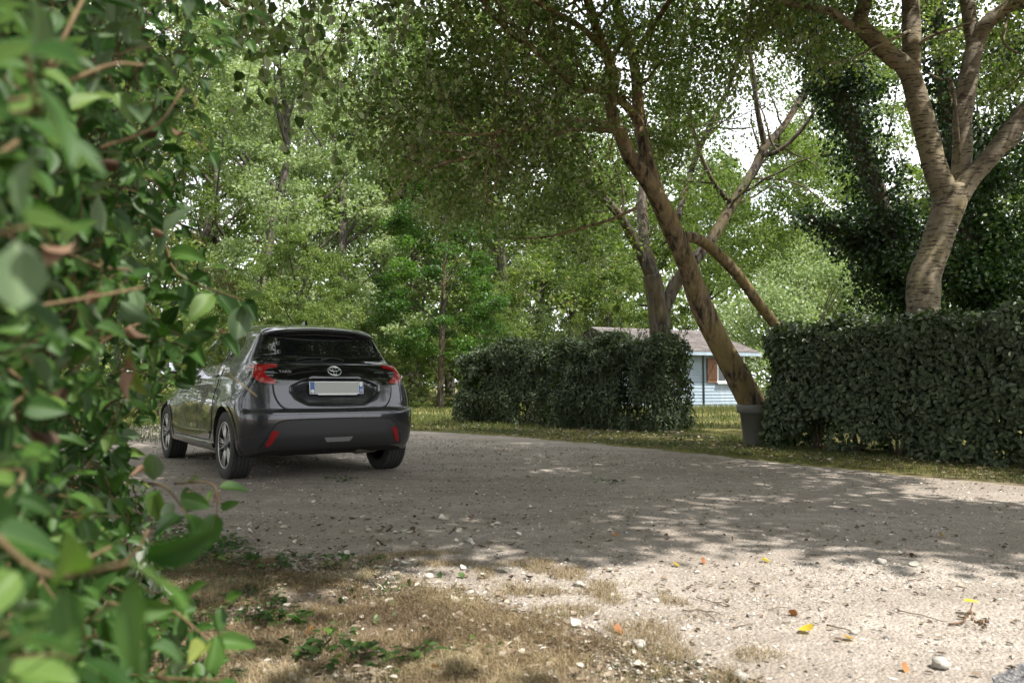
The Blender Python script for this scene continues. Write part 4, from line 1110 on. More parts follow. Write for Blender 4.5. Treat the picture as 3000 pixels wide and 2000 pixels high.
    foliage('crown', p, d, nrm, l_, l_ * .85, L_BRIGHT, t, 'quad', np.clip(.35 + .5 * (value_noise(p[:, [0, 2]], 1.2, 5) - .4) + rng.normal(size=len(p)) * .16, 0, 1))['kind'] = 'stuff'
    # pale sunlit bush behind the clipped hedge
    t = empty('silvery_bush', ((2320 - 1500) / FPX * 32, 32, 0)); t.scale = (1.4, 1.4, 1.4); tag(t, 'large sunlit silvery green bush behind the clipped hedge', 'bush')
    cen = []; w = Wood()
    for k in range(90):
        aa = rng.random() * 6.283; f = rng.random(); q = np.interp(f, [0, .5, 1], [3.3, 3.0, .7]) * rng.uniform(.5, 1) ** .5
        c = np.array([math.cos(aa) * q, math.sin(aa) * q * .8, .3 + f * 3.9 + .5 * math.cos(aa)]); c[2] = max(c[2], .2); cen.append(c)
        if k % 3 == 0: w.mb.tube(spline(np.array([[rng.normal() * .2, rng.normal() * .2, 0], c * .5 + [0, 0, .3], c]), 6), np.linspace(.05, .01, 6), 5, False)
    p, d = cluster_points(np.array(cen), np.full(90, .62), 330, rng, .75); p[:, 2] = np.abs(p[:, 2])
    w.mb.build('stem', M_BARK_GREY, t)
    l_ = rng.uniform(.07, .12, len(p)); foliage('crown', p, d, rand_dirs(len(p), rng) + [0, -.1, .5], l_, l_ * .55, L_SILVER, t, 'quad', np.clip(rng.normal(.5, .25, len(p)), 0, 1))['kind'] = 'stuff'


build_leaning_tree()
build_forked_tree()
build_pale_tree()
build_ivy_tree('ivy_tree', 'ivy covered tree leaning left behind the pale tree', [[(2130, 960, 15, .40), (2120, 760, 15, .45), (2060, 620, 15, .55), (2010, 440, 15, .60), (1960, 300, 15, .55), (1900, 150, 15, .50), (1850, 40, 15, .50), (1800, -120, 15, .4)],
                                   [(2100, 700, 15, .30), (2000, 560, 14.9, .30), (1900, 520, 14.8, .22), (1840, 490, 14.7, .12)]],
               [(2050, 640, 15, 1.1, 2600), (2000, 540, 15, .9, 2000), (2070, 760, 15.2, .9, 2200), (1960, 200, 15, .7, 1500), (2080, 860, 15, .8, 1500), (1900, 60, 15.2, .8, 1500), (2110, 560, 15.3, .9, 2000)], 1500, 71, (3.9, 15))
build_ivy_tree('ivy_tree', 'upright ivy column behind the fork of the pale tree', [[(2240, 960, 13.6, .4), (2235, 640, 13.6, .45), (2195, 380, 13.8, .45), (2165, 180, 13.8, .42), (2140, -60, 13.8, .40), (2120, -200, 13.8, .3)]],
               [(2290, 560, 13.4, .9, 2600), (2330, 700, 13.2, 1.0, 3200), (2260, 800, 13.2, .9, 2600), (2350, 860, 13, .9, 2600), (2300, 420, 13.6, .8, 1800), (2345, 100, 13.8, .9, 1800), (2340, 300, 13.6, .7, 1300), (2420, 560, 13.2, 1.2, 2800), (2430, 780, 13, 1.2, 2600), (2220, 640, 13.5, .6, 1400), (2190, 840, 13.4, .6, 1600)], 1700, 72, (4.7, 13.6))
build_woods()
# ------------------------------------------------------------------ the broadleaf shrub beside the camera
def blade_leaf(name, mat, tint, curl, fold, wavy, rng, n=9):
    """A whole leaf blade: 1 long, 1 wide at the broadest, midrib fold, curl, pointed tip."""
    t = np.linspace(0, 1, n); half = .5 * np.sin(np.pi * t ** .72) ** .82 * (1 - .06 * t); half[0] = .02; half[-1] = .004
    cols = np.array([-1, -.5, 0, .5, 1]); V = []; ac = []
    for i in range(n):
        for c in cols:
            z = fold * abs(c) * half[i] * 2 * .5 - curl * t[i] ** 2 + wavy * math.sin(7 * t[i] + c * 2.2) * abs(c) * .03
            V.append((t[i], c * half[i], z)); ac.append(abs(c))
    i, j = np.meshgrid(np.arange(n - 1), np.arange(4), indexing='ij')
    Q = np.stack([i * 5 + j, (i + 1) * 5 + j, (i + 1) * 5 + j + 1, i * 5 + j + 1], -1).reshape(-1, 4)
    return np.array(V), Q, np.array(ac)


def build_shrub():
    rng = np.random.default_rng(81)
    root = np.array([-1.75, 2.1, 0]); sh = empty('shrub', root); tag(sh, 'broadleaf green shrub filling the left edge, close to the lens', 'shrub')
    forms = [blade_leaf('leaf', L_SHRUB, 0, c, f, w_, rng) for c, f, w_ in [(.10, .25, .4), (.20, .35, .8), (.05, .15, 1.0), (.30, .30, .5), (.14, .50, .7), (-.06, .3, .9)]]
    edge_v = [0, 110, 200, 300, 400, 500, 600, 700, 790, 850, 900, 1000, 1100, 1200, 1250, 1330, 1400, 1480, 1568]
    edge_u = [560, 530, 490, 460, 455, 470, 520, 480, 470, 500, 350, 330, 340, 385, 430, 340, 455, 500, 520]
    wood = MB(); P, A, N, Ls, Ws = [], [], [], [], []
    def twig(tip, base, r0, n_pairs, l0):
        mid = (tip + base) / 2 + rng.normal(size=3) * .025
        S = spline(np.array([base, mid, tip]), 9); wood.tube(S - root, np.linspace(r0, r0 * .45, 9), 6)
        d = unit(tip - base); side = unit(np.cross(d, [0, 0, 1.0]) + rng.normal(size=3) * .25)
        for k in range(n_pairs):
            f = (k + .6) / n_pairs; b = S[min(8, int(f * 8.99))]; side2 = unit(side * (1 if k % 2 else .25) + np.cross(d, side) * (.25 if k % 2 else 1) * (1 if rng.random() < .5 else -1))
            for sg in (-1, 1):
                if rng.random() < .10: continue
                al = unit(d * rng.uniform(.25, .75) + side2 * sg + np.array([0, 0, -rng.uniform(.15, .75)]) + rng.normal(size=3) * .18)
                nr = unit(np.array([.15, -.45, .75]) + rng.normal(size=3) * .5)
                P.append(b + al * .008); A.append(al); N.append(nr); L = l0 * rng.uniform(.55, 1.15); Ls.append(L); Ws.append(L * rng.uniform(.46, .62))
        if rng.random() < .8:
            al = unit(d + np.array([0, 0, -.3])); P.append(tip); A.append(al); N.append(unit(np.array([.1, -.4, .8]) + rng.normal(size=3) * .4)); Ls.append(l0 * .8); Ws.append(l0 * .4)
    # shoots along the face: near ones at the left edge, farther ones toward the right rim
    for k in range(560):
        v = rng.uniform(-60, 1700); eu = np.interp(v, edge_v, edge_u); f = rng.random() ** .75
        u = -120 + f * (eu + 95)
        z = np.interp(f, [0, .25, .6, 1], [.62, .80, 1.25, 2.05]) * rng.uniform(.82, 1.35)
        if v > 1150: z *= np.interp(v, [1150, 1568], [1.0, .82])
        tip = at(u * S235, v * S235, z)
        if tip[2] < .12: continue
        base = tip + np.array([-rng.uniform(.10, .22), rng.uniform(-.02, .28), rng.uniform(-.16, .08)]) * rng.uniform(.7, 1.2) * (.55 + .45 * z)
        if base[1] < .45: base[1] = .45 + rng.random() * .1
        twig(tip, base, .0016 + .0009 * rng.random(), rng.integers(3, 6), rng.uniform(.036, .056))
    # the hero sprays: large soft leaves at the bottom left, the drooping spray over the car, sprigs at the bottom
    for (u, v, z, ub, vb, zb, n_, l_) in [(300, 1290, .52, -40, 1200, .6, 4, .075), (60, 120, .50, -160, 200, .55, 3, .07), (70, 520, .50, -150, 640, .55, 3, .075), (560, 690, 1.55, 380, 560, 1.75, 5, .075), (510, 770, 1.75, 330, 690, 1.9, 6, .080), (440, 800, 1.6, 300, 730, 1.8, 5, .08),
                                      (500, 1190, 1.5, 400, 1110, 1.6, 3, .06), (430, 1180, 1.3, 340, 1110, 1.45, 4, .065), (525, 1380, 1.2, 400, 1350, 1.3, 3, .052), (480, 1470, 1.1, 330, 1420, 1.2, 4, .050), (510, 1560, 1.0, 380, 1540, 1.1, 3, .052), (330, 1480, .85, 200, 1430, .95, 4, .055), (480, 350, 1.9, 350, 260, 2.1, 5, .075), (470, 560, 1.9, 300, 450, 2.1, 5, .075), (560, 30, 2.0, 440, -60, 2.1, 5, .07), (570, 90, 2.1, 480, -20, 2.2, 3, .065)]:
        twig(at(u * S235, v * S235, z), at(ub * S235, vb * S235, zb), .0028, n_, l_)
    # leafless cut shoots that poke out
    for (u, v, z, ub, vb, zb, r) in [(330, 150, .95, 150, 190, .85, .0034), (60, 225, .6, -80, 290, .6, .0032), (330, 660, .95, 40, 710, .8, .003), (120, 605, .6, -80, 650, .55, .0035), (420, 205, 1.2, 230, 340, 1.1, .0035), (40, 325, .65, -60, 370, .6, .004), (325, 740, 1.3, 190, 830, 1.2, .004), (340, 1215, 1.0, 265, 1310, 1.0, .003), (255, 1255, .9, 170, 1300, .85, .0035), (500, 840, 2.0, 590, 910, 2.05, .0022), (300, 620, 1.1, 120, 560, 1.05, .004), (190, 0, .9, 110, 160, .85, .004)]:
        a, b = at(u * S235, v * S235, z), at(ub * S235, vb * S235, zb); wood.tube(spline(np.array([b, (a + b) / 2 + rng.normal(size=3) * .008, a]), 8) - root, np.linspace(r * .75, r * .55, 8), 8)
    P, A, N, Ls, Ws = np.array(P), np.array(A), np.array(N), np.array(Ls), np.array(Ws)
    ok = (P[:, 1] > .40) & (P[:, 2] > .03); P, A, N, Ls, Ws = P[ok], A[ok], N[ok], Ls[ok], Ws[ok]
    wood.build('twig', bark('young_shoot_bark', [(.07, .046, .024), (.125, .088, .046), (.19, .14, .08)], 40, bump=.2), sh)
    n = len(P); tint = np.clip(rng.normal(.45, .22, n), 0, .93); tint[rng.random(n) < .02] = 1
    sc = screen_size(P, Ls)[0]; idx = np.argsort(-sc)[:300]
    data = []
    for k in range(18):
        V, Q, ac = forms[k % 6]; tv = [.10, .28, .42, .56, .72, .88][(k * 5 + k // 6) % 6]
        data.append(mesh_data('leaf', V, Q, L_SHRUB, True, None, {'tint': np.full(len(V), tv), 'across': ac}))
    a, b, c = leaf_frame(A, N)
    for i in idx:
        o = link(bpy.data.objects.new('leaf', data[rng.integers(18)]), sh); l_, w_ = Ls[i], Ws[i]; p = P[i] - root
        o.matrix_local = Matrix(((a[i, 0] * l_, b[i, 0] * w_, c[i, 0] * l_, p[0]), (a[i, 1] * l_, b[i, 1] * w_, c[i, 1] * l_, p[1]), (a[i, 2] * l_, b[i, 2] * w_, c[i, 2] * l_, p[2]), (0, 0, 0, 1)))
    m = np.ones(n, bool); m[idx] = False; rest = np.where(m)[0]
    VV, QQ, TT, AA, o_ = [], [], [], [], 0
    for i in rest:
        V, Q, ac = forms[rng.integers(6)]
        W = P[i] - root + V[:, 0:1] * a[i] * Ls[i] + V[:, 1:2] * b[i] * Ws[i] + V[:, 2:3] * c[i] * Ls[i]
        VV.append(W); QQ.append(Q + o_); TT.append(np.full(len(V), tint[i])); AA.append(ac); o_ += len(V)
    f = mesh_np('foliage', np.vstack(VV), np.vstack(QQ), L_SHRUB, sh, True, None, {'tint': np.concatenate(TT), 'across': np.concatenate(AA)}); f['kind'] = 'stuff'
    # the body of the shrub behind its face: smaller simple leaves and stems, down to the ground
    cen = []
    while len(cen) < 560:
        y = rng.uniform(.75, 3.7); xr = -.46 * y - .14 + (.10 if y < 1.2 else 0); x = rng.uniform(xr - 1.3, xr - .02); z = rng.uniform(.12, 3.0)
        rim = np.interp((1125 - (z - CAM_H) / y * FPX) / S235, edge_v, edge_u) * S235
        if 1500 + FPX * x / y > rim - 90: continue
        cen.append((x, y, z))
    p, d = cluster_points(np.array(cen), np.full(len(cen), .26), 34, rng, .9); p[:, 2] = np.abs(p[:, 2]) + .01
    u_, v_ = uvz(p); rim = np.interp(v_ / S235, edge_v, edge_u) * S235; kq = (u_ < rim - 20) & (p[:, 1] > .7); p, d = p[kq], d[kq]
    l_ = rng.uniform(.045, .075, len(p)); N2 = unit(np.array([.3, -.3, .8]) + rand_dirs(len(p), rng) * .7)
    V, F, k = leaves_np(p - root, d, N2, l_, l_ * .52, 'hex')
    f = mesh_np('inner_foliage', V, F, L_SHRUB, sh, False, None, {'tint': np.repeat(np.clip(rng.normal(.33, .2, len(p)), 0, .9), k), 'across': np.tile([0, 1, 1, 0, 1, 1.], len(p))}); f['kind'] = 'stuff'
    st = MB()
    for k in range(130):
        e = np.array(cen[rng.integers(len(cen))])
        if 1500 + FPX * e[0] / e[1] > 330: continue
        b = np.array([rng.uniform(-2.4, -1.5), rng.uniform(1.4, 2.4), -.02])
        st.tube(spline(np.array([b, (b + e) / 2 + rng.normal(size=3) * .12, e]), 9) - root, np.linspace(.016, .004, 9), 5, False)
    st.build('stem', M_TWIG, sh)
    # withered leaves and small rusty seed clusters caught among the shoots
    wd = []
    for (u, v, z) in [(385, 140, 1.35), (400, 170, 1.5), (310, 850, 1.15), (145, 930, 1.0), (300, 745, 1.2), (95, 560, .75), (330, 1070, 1.3), (380, 540, 1.5), (200, 700, 1.0), (270, 380, 1.2), (120, 990, .9), (310, 860, 1.2), (420, 300, 1.5), (330, 300, 1.3)]:
        wd.append(at(u * S235, v * S235, z))
    wd = np.array(wd); k = len(wd); wl = rng.uniform(.022, .036, k)
    for i in range(k):
        V, Q, ac = blade_leaf('withered_leaf', L_DRY, .5, .5, 1.0, 2.5, rng); fr = leaf_frame(rand_dirs(1, rng), rand_dirs(1, rng))
        W = wd[i] - root + (V[:, 0:1] * fr[0] + V[:, 1:2] * fr[1] * .55 + V[:, 2:3] * fr[2]) * wl[i]
        mesh_np('withered_leaf', W, Q, L_DRY, sh, True, None, {'tint': np.full(len(V), rng.random())})
    sc_, sa = [], []
    for (u, v, z) in [(505, 640, 1.9), (528, 655, 1.95), (450, 1130, 1.5), (505, 1142, 1.6), (510, 770, 2.0)]:
        c0 = at(u * S235, v * S235, z); q = 45; sc_.append(c0 + rng.normal(size=(q, 3)) * .010); sa.append(rand_dirs(q, rng))
    sc_, sa = np.vstack(sc_), np.vstack(sa); q = len(sc_)
    foliage('seed_clusters', sc_ - root, sa, rand_dirs(q, rng), rng.uniform(.004, .009, q), rng.uniform(.002, .004, q), L_DRY, sh, 'hex', rng.random(q))['kind'] = 'stuff'


build_shrub()
# ------------------------------------------------------------------ things lying on the ground
def build_litter():
    rng = np.random.default_rng(91)
    def curl_mesh(name, mat, tint, curl, cup, w):
        n = 5; t = np.linspace(0, 1, n); half = np.array([.06, .42, .5, .34, .02]) * w; V = []
        for i in range(n):
            for c in (-1, 0, 1):
                V.append((t[i] - .5, c * half[i], cup * abs(c) * half[i] + curl * (t[i] - .5) ** 2 * 2 + .02))
        i, j = np.meshgrid(np.arange(n - 1), np.arange(2), indexing='ij'); Q = np.stack([i * 3 + j, (i + 1) * 3 + j, (i + 1) * 3 + j + 1, i * 3 + j + 1], -1).reshape(-1, 4)
        return mesh_data(name, V, Q, mat, True, None, {'tint': np.full(len(V), tint)})
    def lay(name, data, xy, size, label, cat, group=None, z=.004, tilt=.25):
        o = link(bpy.data.objects.new(name, data)); o.location = (xy[0], xy[1], z + size * .04); o.rotation_euler = (rng.normal() * tilt, rng.normal() * tilt, rng.random() * 6.28); o.scale = (size,) * 3
        tag(o, label, cat, group); return o
    # single leaves that stand out
    for (u, v, s, m, tn, label) in [(1757, 1291, .050, L_YELLOW, .7, 'fresh yellow leaf on the grey gravel at the edge of the sunlit patch'), (1552, 1301, .042, L_YELLOW, .45, 'dull yellow green leaf on the shade line of the gravel'), (2162, 1233, .055, L_YELLOW, .1, 'amber leaf on the shaded gravel at the right'),
                                    (1852, 1453, .062, L_YELLOW, .55, 'large golden leaf on the sunlit gravel right of the brown leaf'), (1947, 1470, .045, L_YELLOW, .15, 'small curled ochre leaf just right of the golden leaf'), (1413, 1231, .032, L_ORANGE, .7, 'tiny orange leaf on the shaded gravel behind the sunlit patch'),
                                    (1820, 1414, .045, L_ORANGE, .2, 'upright reddish brown leaf on the sunlit gravel'), (1612, 1294, .048, L_ORANGE, .3, 'flat reddish brown leaf on the shade line'), (1420, 1452, .05, L_ORANGE, .3, 'brown curled leaf at the end of the dry grass'), (712, 1455, .045, L_ORANGE, .9, 'bright orange leaf in the dry grass between weeds'),
                                    (1000, 1545, .05, L_ORANGE, .9, 'orange leaf in the dry grass at the bottom edge'), (448, 1352, .05, L_ORANGE, 1, 'orange leaf beside the drooping shrub sprig'), (2076, 1540, .04, L_ORANGE, .6, 'pale orange leaf near the bottom edge of the gravel')]:
        d = curl_mesh('fallen_leaf', m, tn, rng.uniform(.15, .45), rng.uniform(.1, .5), rng.uniform(.7, .95)); lay('fallen_leaf', d, g(u, v), s, label, 'leaf', 'coloured leaves on the gravel', .006, .45)
    # the common litter
    D = [curl_mesh('fallen_leaf', L_LITTER, t_, c, k, w) for t_, c, k, w in [(.05, .5, .8, .6), (.2, .3, .5, .7), (.35, .6, .3, .8), (.5, .2, .6, .6), (.65, .4, .4, .75), (.8, .3, .7, .7), (.9, .5, .3, .85), (1, .25, .5, .8)]]
    DG = [curl_mesh('fallen_leaf', L_LITTER_GREEN, t_, .2, .3, w) for t_, w in [(.2, .6), (.5, .7), (.8, .65)]]
    zone = [g(*p) for p in [(470, 1190), (900, 1180), (1500, 1215), (2352, 1200), (2400, 1568), (500, 1568), (430, 1400)]]
    p = poly_points(zone, 900, rng); dn = value_noise(p, .5, 55) * .8 + .6 * np.exp(-((p[:, 0] + .6) / 1.1) ** 2) + rng.normal(size=len(p)) * .15; p = p[np.argsort(-dn)[:300]]
    names = {0: 'dark brown curled leaf lying on the driveway', 1: 'pale dry leaf lying on the driveway', 2: 'green leaf lying on the driveway edge'}
    for i, q in enumerate(p):
        grn = q[0] < -.2 and q[1] < 3.7 and rng.random() < .22
        if grn: lay('fallen_leaf', DG[rng.integers(3)], q, rng.uniform(.03, .055), names[2], 'leaf', 'green leaves fallen by the shrub', .008, .5)
        else:
            k = rng.integers(8); lay('fallen_leaf', D[k], q, rng.uniform(.022, .05), names[0] if k < 4 else names[1], 'leaf', 'brown litter leaves' if k < 4 else 'pale litter leaves', .004, .35)
    def scatter(name, xy, sz, mat, tint, label, z=.004):
        n = len(xy); nr = unit(np.column_stack([rng.normal(size=(n, 2)) * .4, np.ones(n)])); al = np.column_stack([rng.normal(size=(n, 2)), rng.normal(size=n) * .15])
        f = foliage(name, np.column_stack([xy, np.full(n, z) + sz * .12]), al, nr, sz, sz * rng.uniform(.35, .8, n), mat, None, 'hex', tint); tag(f, label, 'litter', kind='stuff')
    allz = [g(*p) for p in [(360, 985), (950, 1000), (1560, 1045), (2352, 1120), (2500, 1568), (500, 1568), (420, 1290), (330, 1150)]]
    q = poly_points(allz, 8500, rng); dn = value_noise(q, .9, 56) + .5 * value_noise(q, .3, 57) + rng.normal(size=len(q)) * .2; q = q[dn > .72]
    scatter('leaf_litter', q, rng.uniform(.012, .035, len(q)), L_LITTER, np.clip(rng.normal(.30, .28, len(q)), 0, 1), 'scattered leaf bits over the whole driveway')
    dz = [g(*p) for p in [(380, 1180), (520, 1230), (800, 1290), (1100, 1360), (1400, 1470), (1700, 1568), (300, 1568), (330, 1300)]]
    q = poly_points(dz, 2600, rng); q = q[value_noise(q, .3, 58) + rng.normal(size=len(q)) * .2 > .35]
    scatter('leaf_litter', q, rng.uniform(.010, .035, len(q)), L_LITTER, np.clip(rng.normal(.52, .3, len(q)), 0, 1), 'pale leaf litter in the dry grass', .010)
    q = poly_points([g(*p) for p in [(360, 1180), (560, 1240), (700, 1420), (560, 1568), (300, 1568)]], 700, rng)
    scatter('leaf_litter', q, rng.uniform(.02, .05, len(q)), L_LITTER_GREEN, rng.random(len(q)), 'green and grey leaves fallen under the shrub', .012)
    vz = [g(*p) for p in [(930, 985), (1560, 1035), (2352, 1110), (2352, 1080), (1740, 1030), (1590, 995), (1040, 965)]]
    q = poly_points(vz, 2200, rng); scatter('leaf_litter', q, rng.uniform(.03, .07, len(q)), L_LITTER, np.clip(rng.normal(.35, .25, len(q)), 0, 1), 'brown leaf litter along the foot of the hedges', .02)

    # withered grey sheet-like leaves hanging behind the shrub's foot
    t = empty('withered_spray', (*g(345, 1300), 0)); tag(t, 'pale grey withered leaves drooping at the foot of the shrub', 'leaves')
    gm = leaf_mat('grey_withered_leaf', [(0, (.22, .24, .20)), (1, (.42, .45, .40))], .25, .5)
    for (u, v) in [(330, 1235), (345, 1262), (350, 1290), (362, 1312), (338, 1330), (325, 1290), (370, 1250), (300, 1262), (375, 1340), (318, 1340), (355, 1275)]:
        c = at(u * S235, v * S235, 2.35) - np.array([*g(345, 1300), 0]); V, Q, ac = blade_leaf('withered_leaf', gm, .5, .35, .8, 2.0, rng); fr = leaf_frame(unit(np.array([[.3, -.2, -.9]]) + rng.normal(size=(1, 3)) * .35), np.array([[.2, -.9, .4]]) + rng.normal(size=(1, 3)) * .4)
        s = rng.uniform(.055, .085); mesh_np('withered_leaf', c + (V[:, 0:1] * fr[0] + V[:, 1:2] * fr[1] * .5 + V[:, 2:3] * fr[2]) * s, Q, gm, t, True, None, {'tint': np.full(len(V), rng.random())})
    st = MB(); st.tube(np.array([[-.05, .1, 0], [-.12, .05, .25], at(330 * S235, 1225 * S235, 2.35) - np.array([*g(345, 1300), 0])]), [.005, .004, .003], 5); st.build('stem', M_TWIG, t)

    # weeds
    wl_ = iter(['leafy weed at the left of the weed patch in the dry grass', 'small weed touching the left weed of the patch', 'weed in the middle of the dry grass', 'broad weed at the bottom of the dry grass left of the orange leaf', 'weed just left of the bottom orange leaf', 'little weed above the bottom orange leaf', 'weed at the upper left edge of the dry grass', 'weed at the far edge of the dry grass', 'small weed at the upper right edge of the dry grass', 'weed beside the fallen green leaves under the shrub', 'larger weed under the right rim of the shrub', 'leafy weed nearest the foot of the shrub', 'weed between the shrub sprig and the weed patch', 'weed below the bright orange leaf', 'weed low in the dry grass under the bright orange leaf', 'small weed above the weed patch', 'tiny weed at the edge where the gravel begins', 'weed on the litter beyond the shrub rim', 'lone tiny weed at the edge of the sunlit gravel', 'lone weed in the straw near the bottom middle', 'green sprig on the shaded gravel behind the car', 'green sprig on the shaded gravel in the middle of the driveway'])
    for (u, v, n, s) in [(655, 1440, 26, .05), (640, 1425, 14, .045), (770, 1480, 16, .04), (830, 1515, 22, .05), (905, 1535, 14, .045), (960, 1520, 10, .04), (640, 1310, 20, .045), (780, 1300, 20, .045), (850, 1300, 12, .04), (560, 1300, 26, .05), (500, 1275, 26, .055), (460, 1290, 26, .06), (600, 1430, 16, .04), (700, 1500, 16, .045), (735, 1530, 14, .05), (620, 1400, 14, .04), (690, 1290, 12, .035), (540, 1260, 20, .05), (880, 1375, 10, .03), (1090, 1500, 8, .035), (785, 1108, 16, .06), (1400, 1112, 14, .055)]:
        c = g(u, v); w = empty('weed', (*c, 0)); far_ = v < 1150
        tag(w, next(wl_), 'weed', 'leafy sprigs on the shaded gravel' if far_ else 'weeds in the dry grass')
        a = rng.random(n) * 6.28; r_ = rng.uniform(.01, .085, n) * (1.6 if far_ else 1); p = np.column_stack([np.cos(a) * r_, np.sin(a) * r_, rng.uniform(.012, .045, n)])
        al = np.column_stack([np.cos(a) + rng.normal(size=n) * .5, np.sin(a) + rng.normal(size=n) * .5, rng.uniform(-.1, .5, n)]); l_ = s * rng.uniform(.5, 1.1, n)
        foliage('leaves', p, al, unit(np.column_stack([rng.normal(size=(n, 2)) * .35, np.ones(n)])), l_, l_ * .75, L_LITTER_GREEN if far_ else L_BRIGHT, w, 'lobed', np.clip(rng.normal(.25, .2, n), 0, 1))['kind'] = 'stuff'
        m = MB()
        for k in range(0, n, 2): m.tube(np.array([[0, 0, 0], p[k] * .6 + [0, 0, .01], p[k]]), .0012, 3, False)
        m.build('stem', M_TWIG, w)

    # twigs
    tm = plain('dry_twig', (.12, .085, .06), .85, vary=.4, scale=60)
    def k8(x, y): return ground_at(2000 + x / 2.24, 1300 + y / 2.24)
    for pts, r, label in [([(90, 1020), (200, 1050), (300, 1085)], .0022, 'thin twig lying left of the forked twig'), ([(0, 1100), (60, 1106), (120, 1097), (175, 1135), (215, 1172)], .0032, 'crooked forked twig on the sunlit gravel'), ([(330, 1217), (400, 1200), (470, 1190)], .003, 'short dark twig near the straw tufts'),
                          ([(565, 1098), (640, 1085), (710, 1093)], .0022, 'fine twig left of the upright reddish leaf'), ([(650, 1186), (710, 1178)], .0024, 'very short twig below the upright reddish leaf'), ([(945, 1200), (1040, 1222), (1120, 1245)], .0032, 'straight twig between the golden leaf and the withered stalk'),
                          ([(1410, 1105), (1580, 1142), (1740, 1190)], .0025, 'long thin twig reaching the withered stalk'), ([(1480, 907), (1560, 898), (1625, 890)], .0028, 'small twig behind the long thin twig'), ([(840, 735), (950, 745)], .003, 'dark twig on the shade line by the white stone'), ([(440, 915), (520, 945)], .0024, 'bent twig in the middle of the sunlit gravel')]:
        P = np.array([[*k8(*q), .005 + .004 * rng.random()] for q in pts]); c = P.mean(0) * [1, 1, 0]; S = spline(P, 9) if len(P) > 2 else P
        S[:, 2] += np.abs(rng.normal(size=len(S))) * .002; b = MB().tube(S - c, np.linspace(r, r * .5, len(S)), 6)
        if 'forked' in label: b.tube(np.array([S[4], S[4] + [.03, -.02, .006], S[4] + [.05, -.055, .004]]) - c, [.0026, .002, .0012], 5)
        o = b.build('twig', tm, None); o.location = c; tag(o, label, 'twig', 'twigs on the gravel')
    c = k8(1890, 1165); s = empty('withered_stalk', (*c, 0)); tag(s, 'withered brown flower stalk with a bright yellow leaf on top', 'stalk')
    m = MB(); pts = [np.array([*k8(*q), z]) - [*c, 0] for q, z in [((1745, 1192), .006), ((1830, 1190), .012), ((1880, 1165), .03), ((1905, 1120), .045)]]
    m.tube(spline(np.array(pts), 12), np.linspace(.004, .002, 12), 5)
    for (x, y) in [(1870, 1160), (1890, 1140), (1915, 1160), (1940, 1175), (1965, 1185), (1985, 1205), (2005, 1215), (1950, 1220), (1990, 1185), (1920, 1185), (1850, 1180), (1900, 1195)]:
        e = np.array([*k8(x, y), rng.uniform(.004, .03)]) - [*c, 0]; q = pts[2] if x < 1930 else e + rng.normal(size=3) * .01; m.tube(np.array([q, (q + e) / 2 + [0, 0, .012], e]), .0015, 4)
        m.lathe([(-.006, .0001), (-.003, .005), (.003, .005), (.006, .0001)], 6, 2, e)
    m.build('stem', plain('withered_stalk', (.12, .065, .03), .8, vary=.4, scale=90), s)
    V, Q, ac = blade_leaf('leaf', L_YELLOW, .8, .1, .2, .5, rng); W = (V - [.5, 0, 0]) * [.062, .05, .05] + pts[3] + [0, 0, .006]; mesh_np('leaf', W, Q, L_YELLOW, s, True, None, {'tint': np.full(len(V), .8)})

    # single pale stones
    sm = NT('pale_stone'); sm.set(Base_Color=sm.ramp(sm.noise(sm.coord('Object'), 25, 5), [(.3, (.24, .22, .20)), (.7, (.43, .41, .37))]), Roughness=.9); sm.bump(sm.noise(sm.coord('Object'), 60, 4), .4, .004)
    for (u, v, r, label) in [(2026, 1294, .026, 'pale rounded stone on the shade line at the right'), (2158, 1545 * .992, .030, 'flat broken white stone near the bottom right'), (1468, 1486, .026, 'white stone among the straw tufts at the bottom'), (1078, 1243, .022, 'pointed white stone at the back of the sunlit patch'), (985, 1327, .020, 'white stone at the left edge of the sunlit patch'),
                             (1690, 1298, .016, 'grey stone between the two leaves on the shade line'), (2030, 1355, .014, 'small grey stone in the sunlit gravel'), (1330, 1345, .022, 'chalky stone in the middle of the straw patch'), (1700, 1560, .024, 'pale slab of stone at the bottom edge'), (1960, 1455, .012, 'small dark stone beside the curled ochre leaf'), (1080, 1365, .018, 'half buried white stone in the withered grass edge')]:
        b = MB(); a = rng.random(); n1, n2 = 7, 10; th = np.linspace(0, np.pi, n1); ph = np.linspace(0, 2 * np.pi, n2, endpoint=False)
        V = np.array([[math.sin(x) * math.cos(y), math.sin(x) * math.sin(y), math.cos(x)] for x in th for y in ph]); V = V * (1 + .22 * np.sin(V @ rng.normal(size=3) * 3)[:, None] + .12 * np.sin(V @ rng.normal(size=3) * 5)[:, None]) * np.array([1.15, .85, .62]) * r
        Q = [[i * n2 + j, (i + 1) * n2 + j, (i + 1) * n2 + (j + 1) % n2, i * n2 + (j + 1) % n2] for i in range(n1 - 1) for j in range(n2)]
        o = b.add(V, Q).build('stone', sm.m, None, True); o.location = (*g(u, v), r * .42); o.rotation_euler = (0, 0, rng.random() * 6.28); tag(o, label, 'stone', 'pale stones on the gravel')


build_litter()
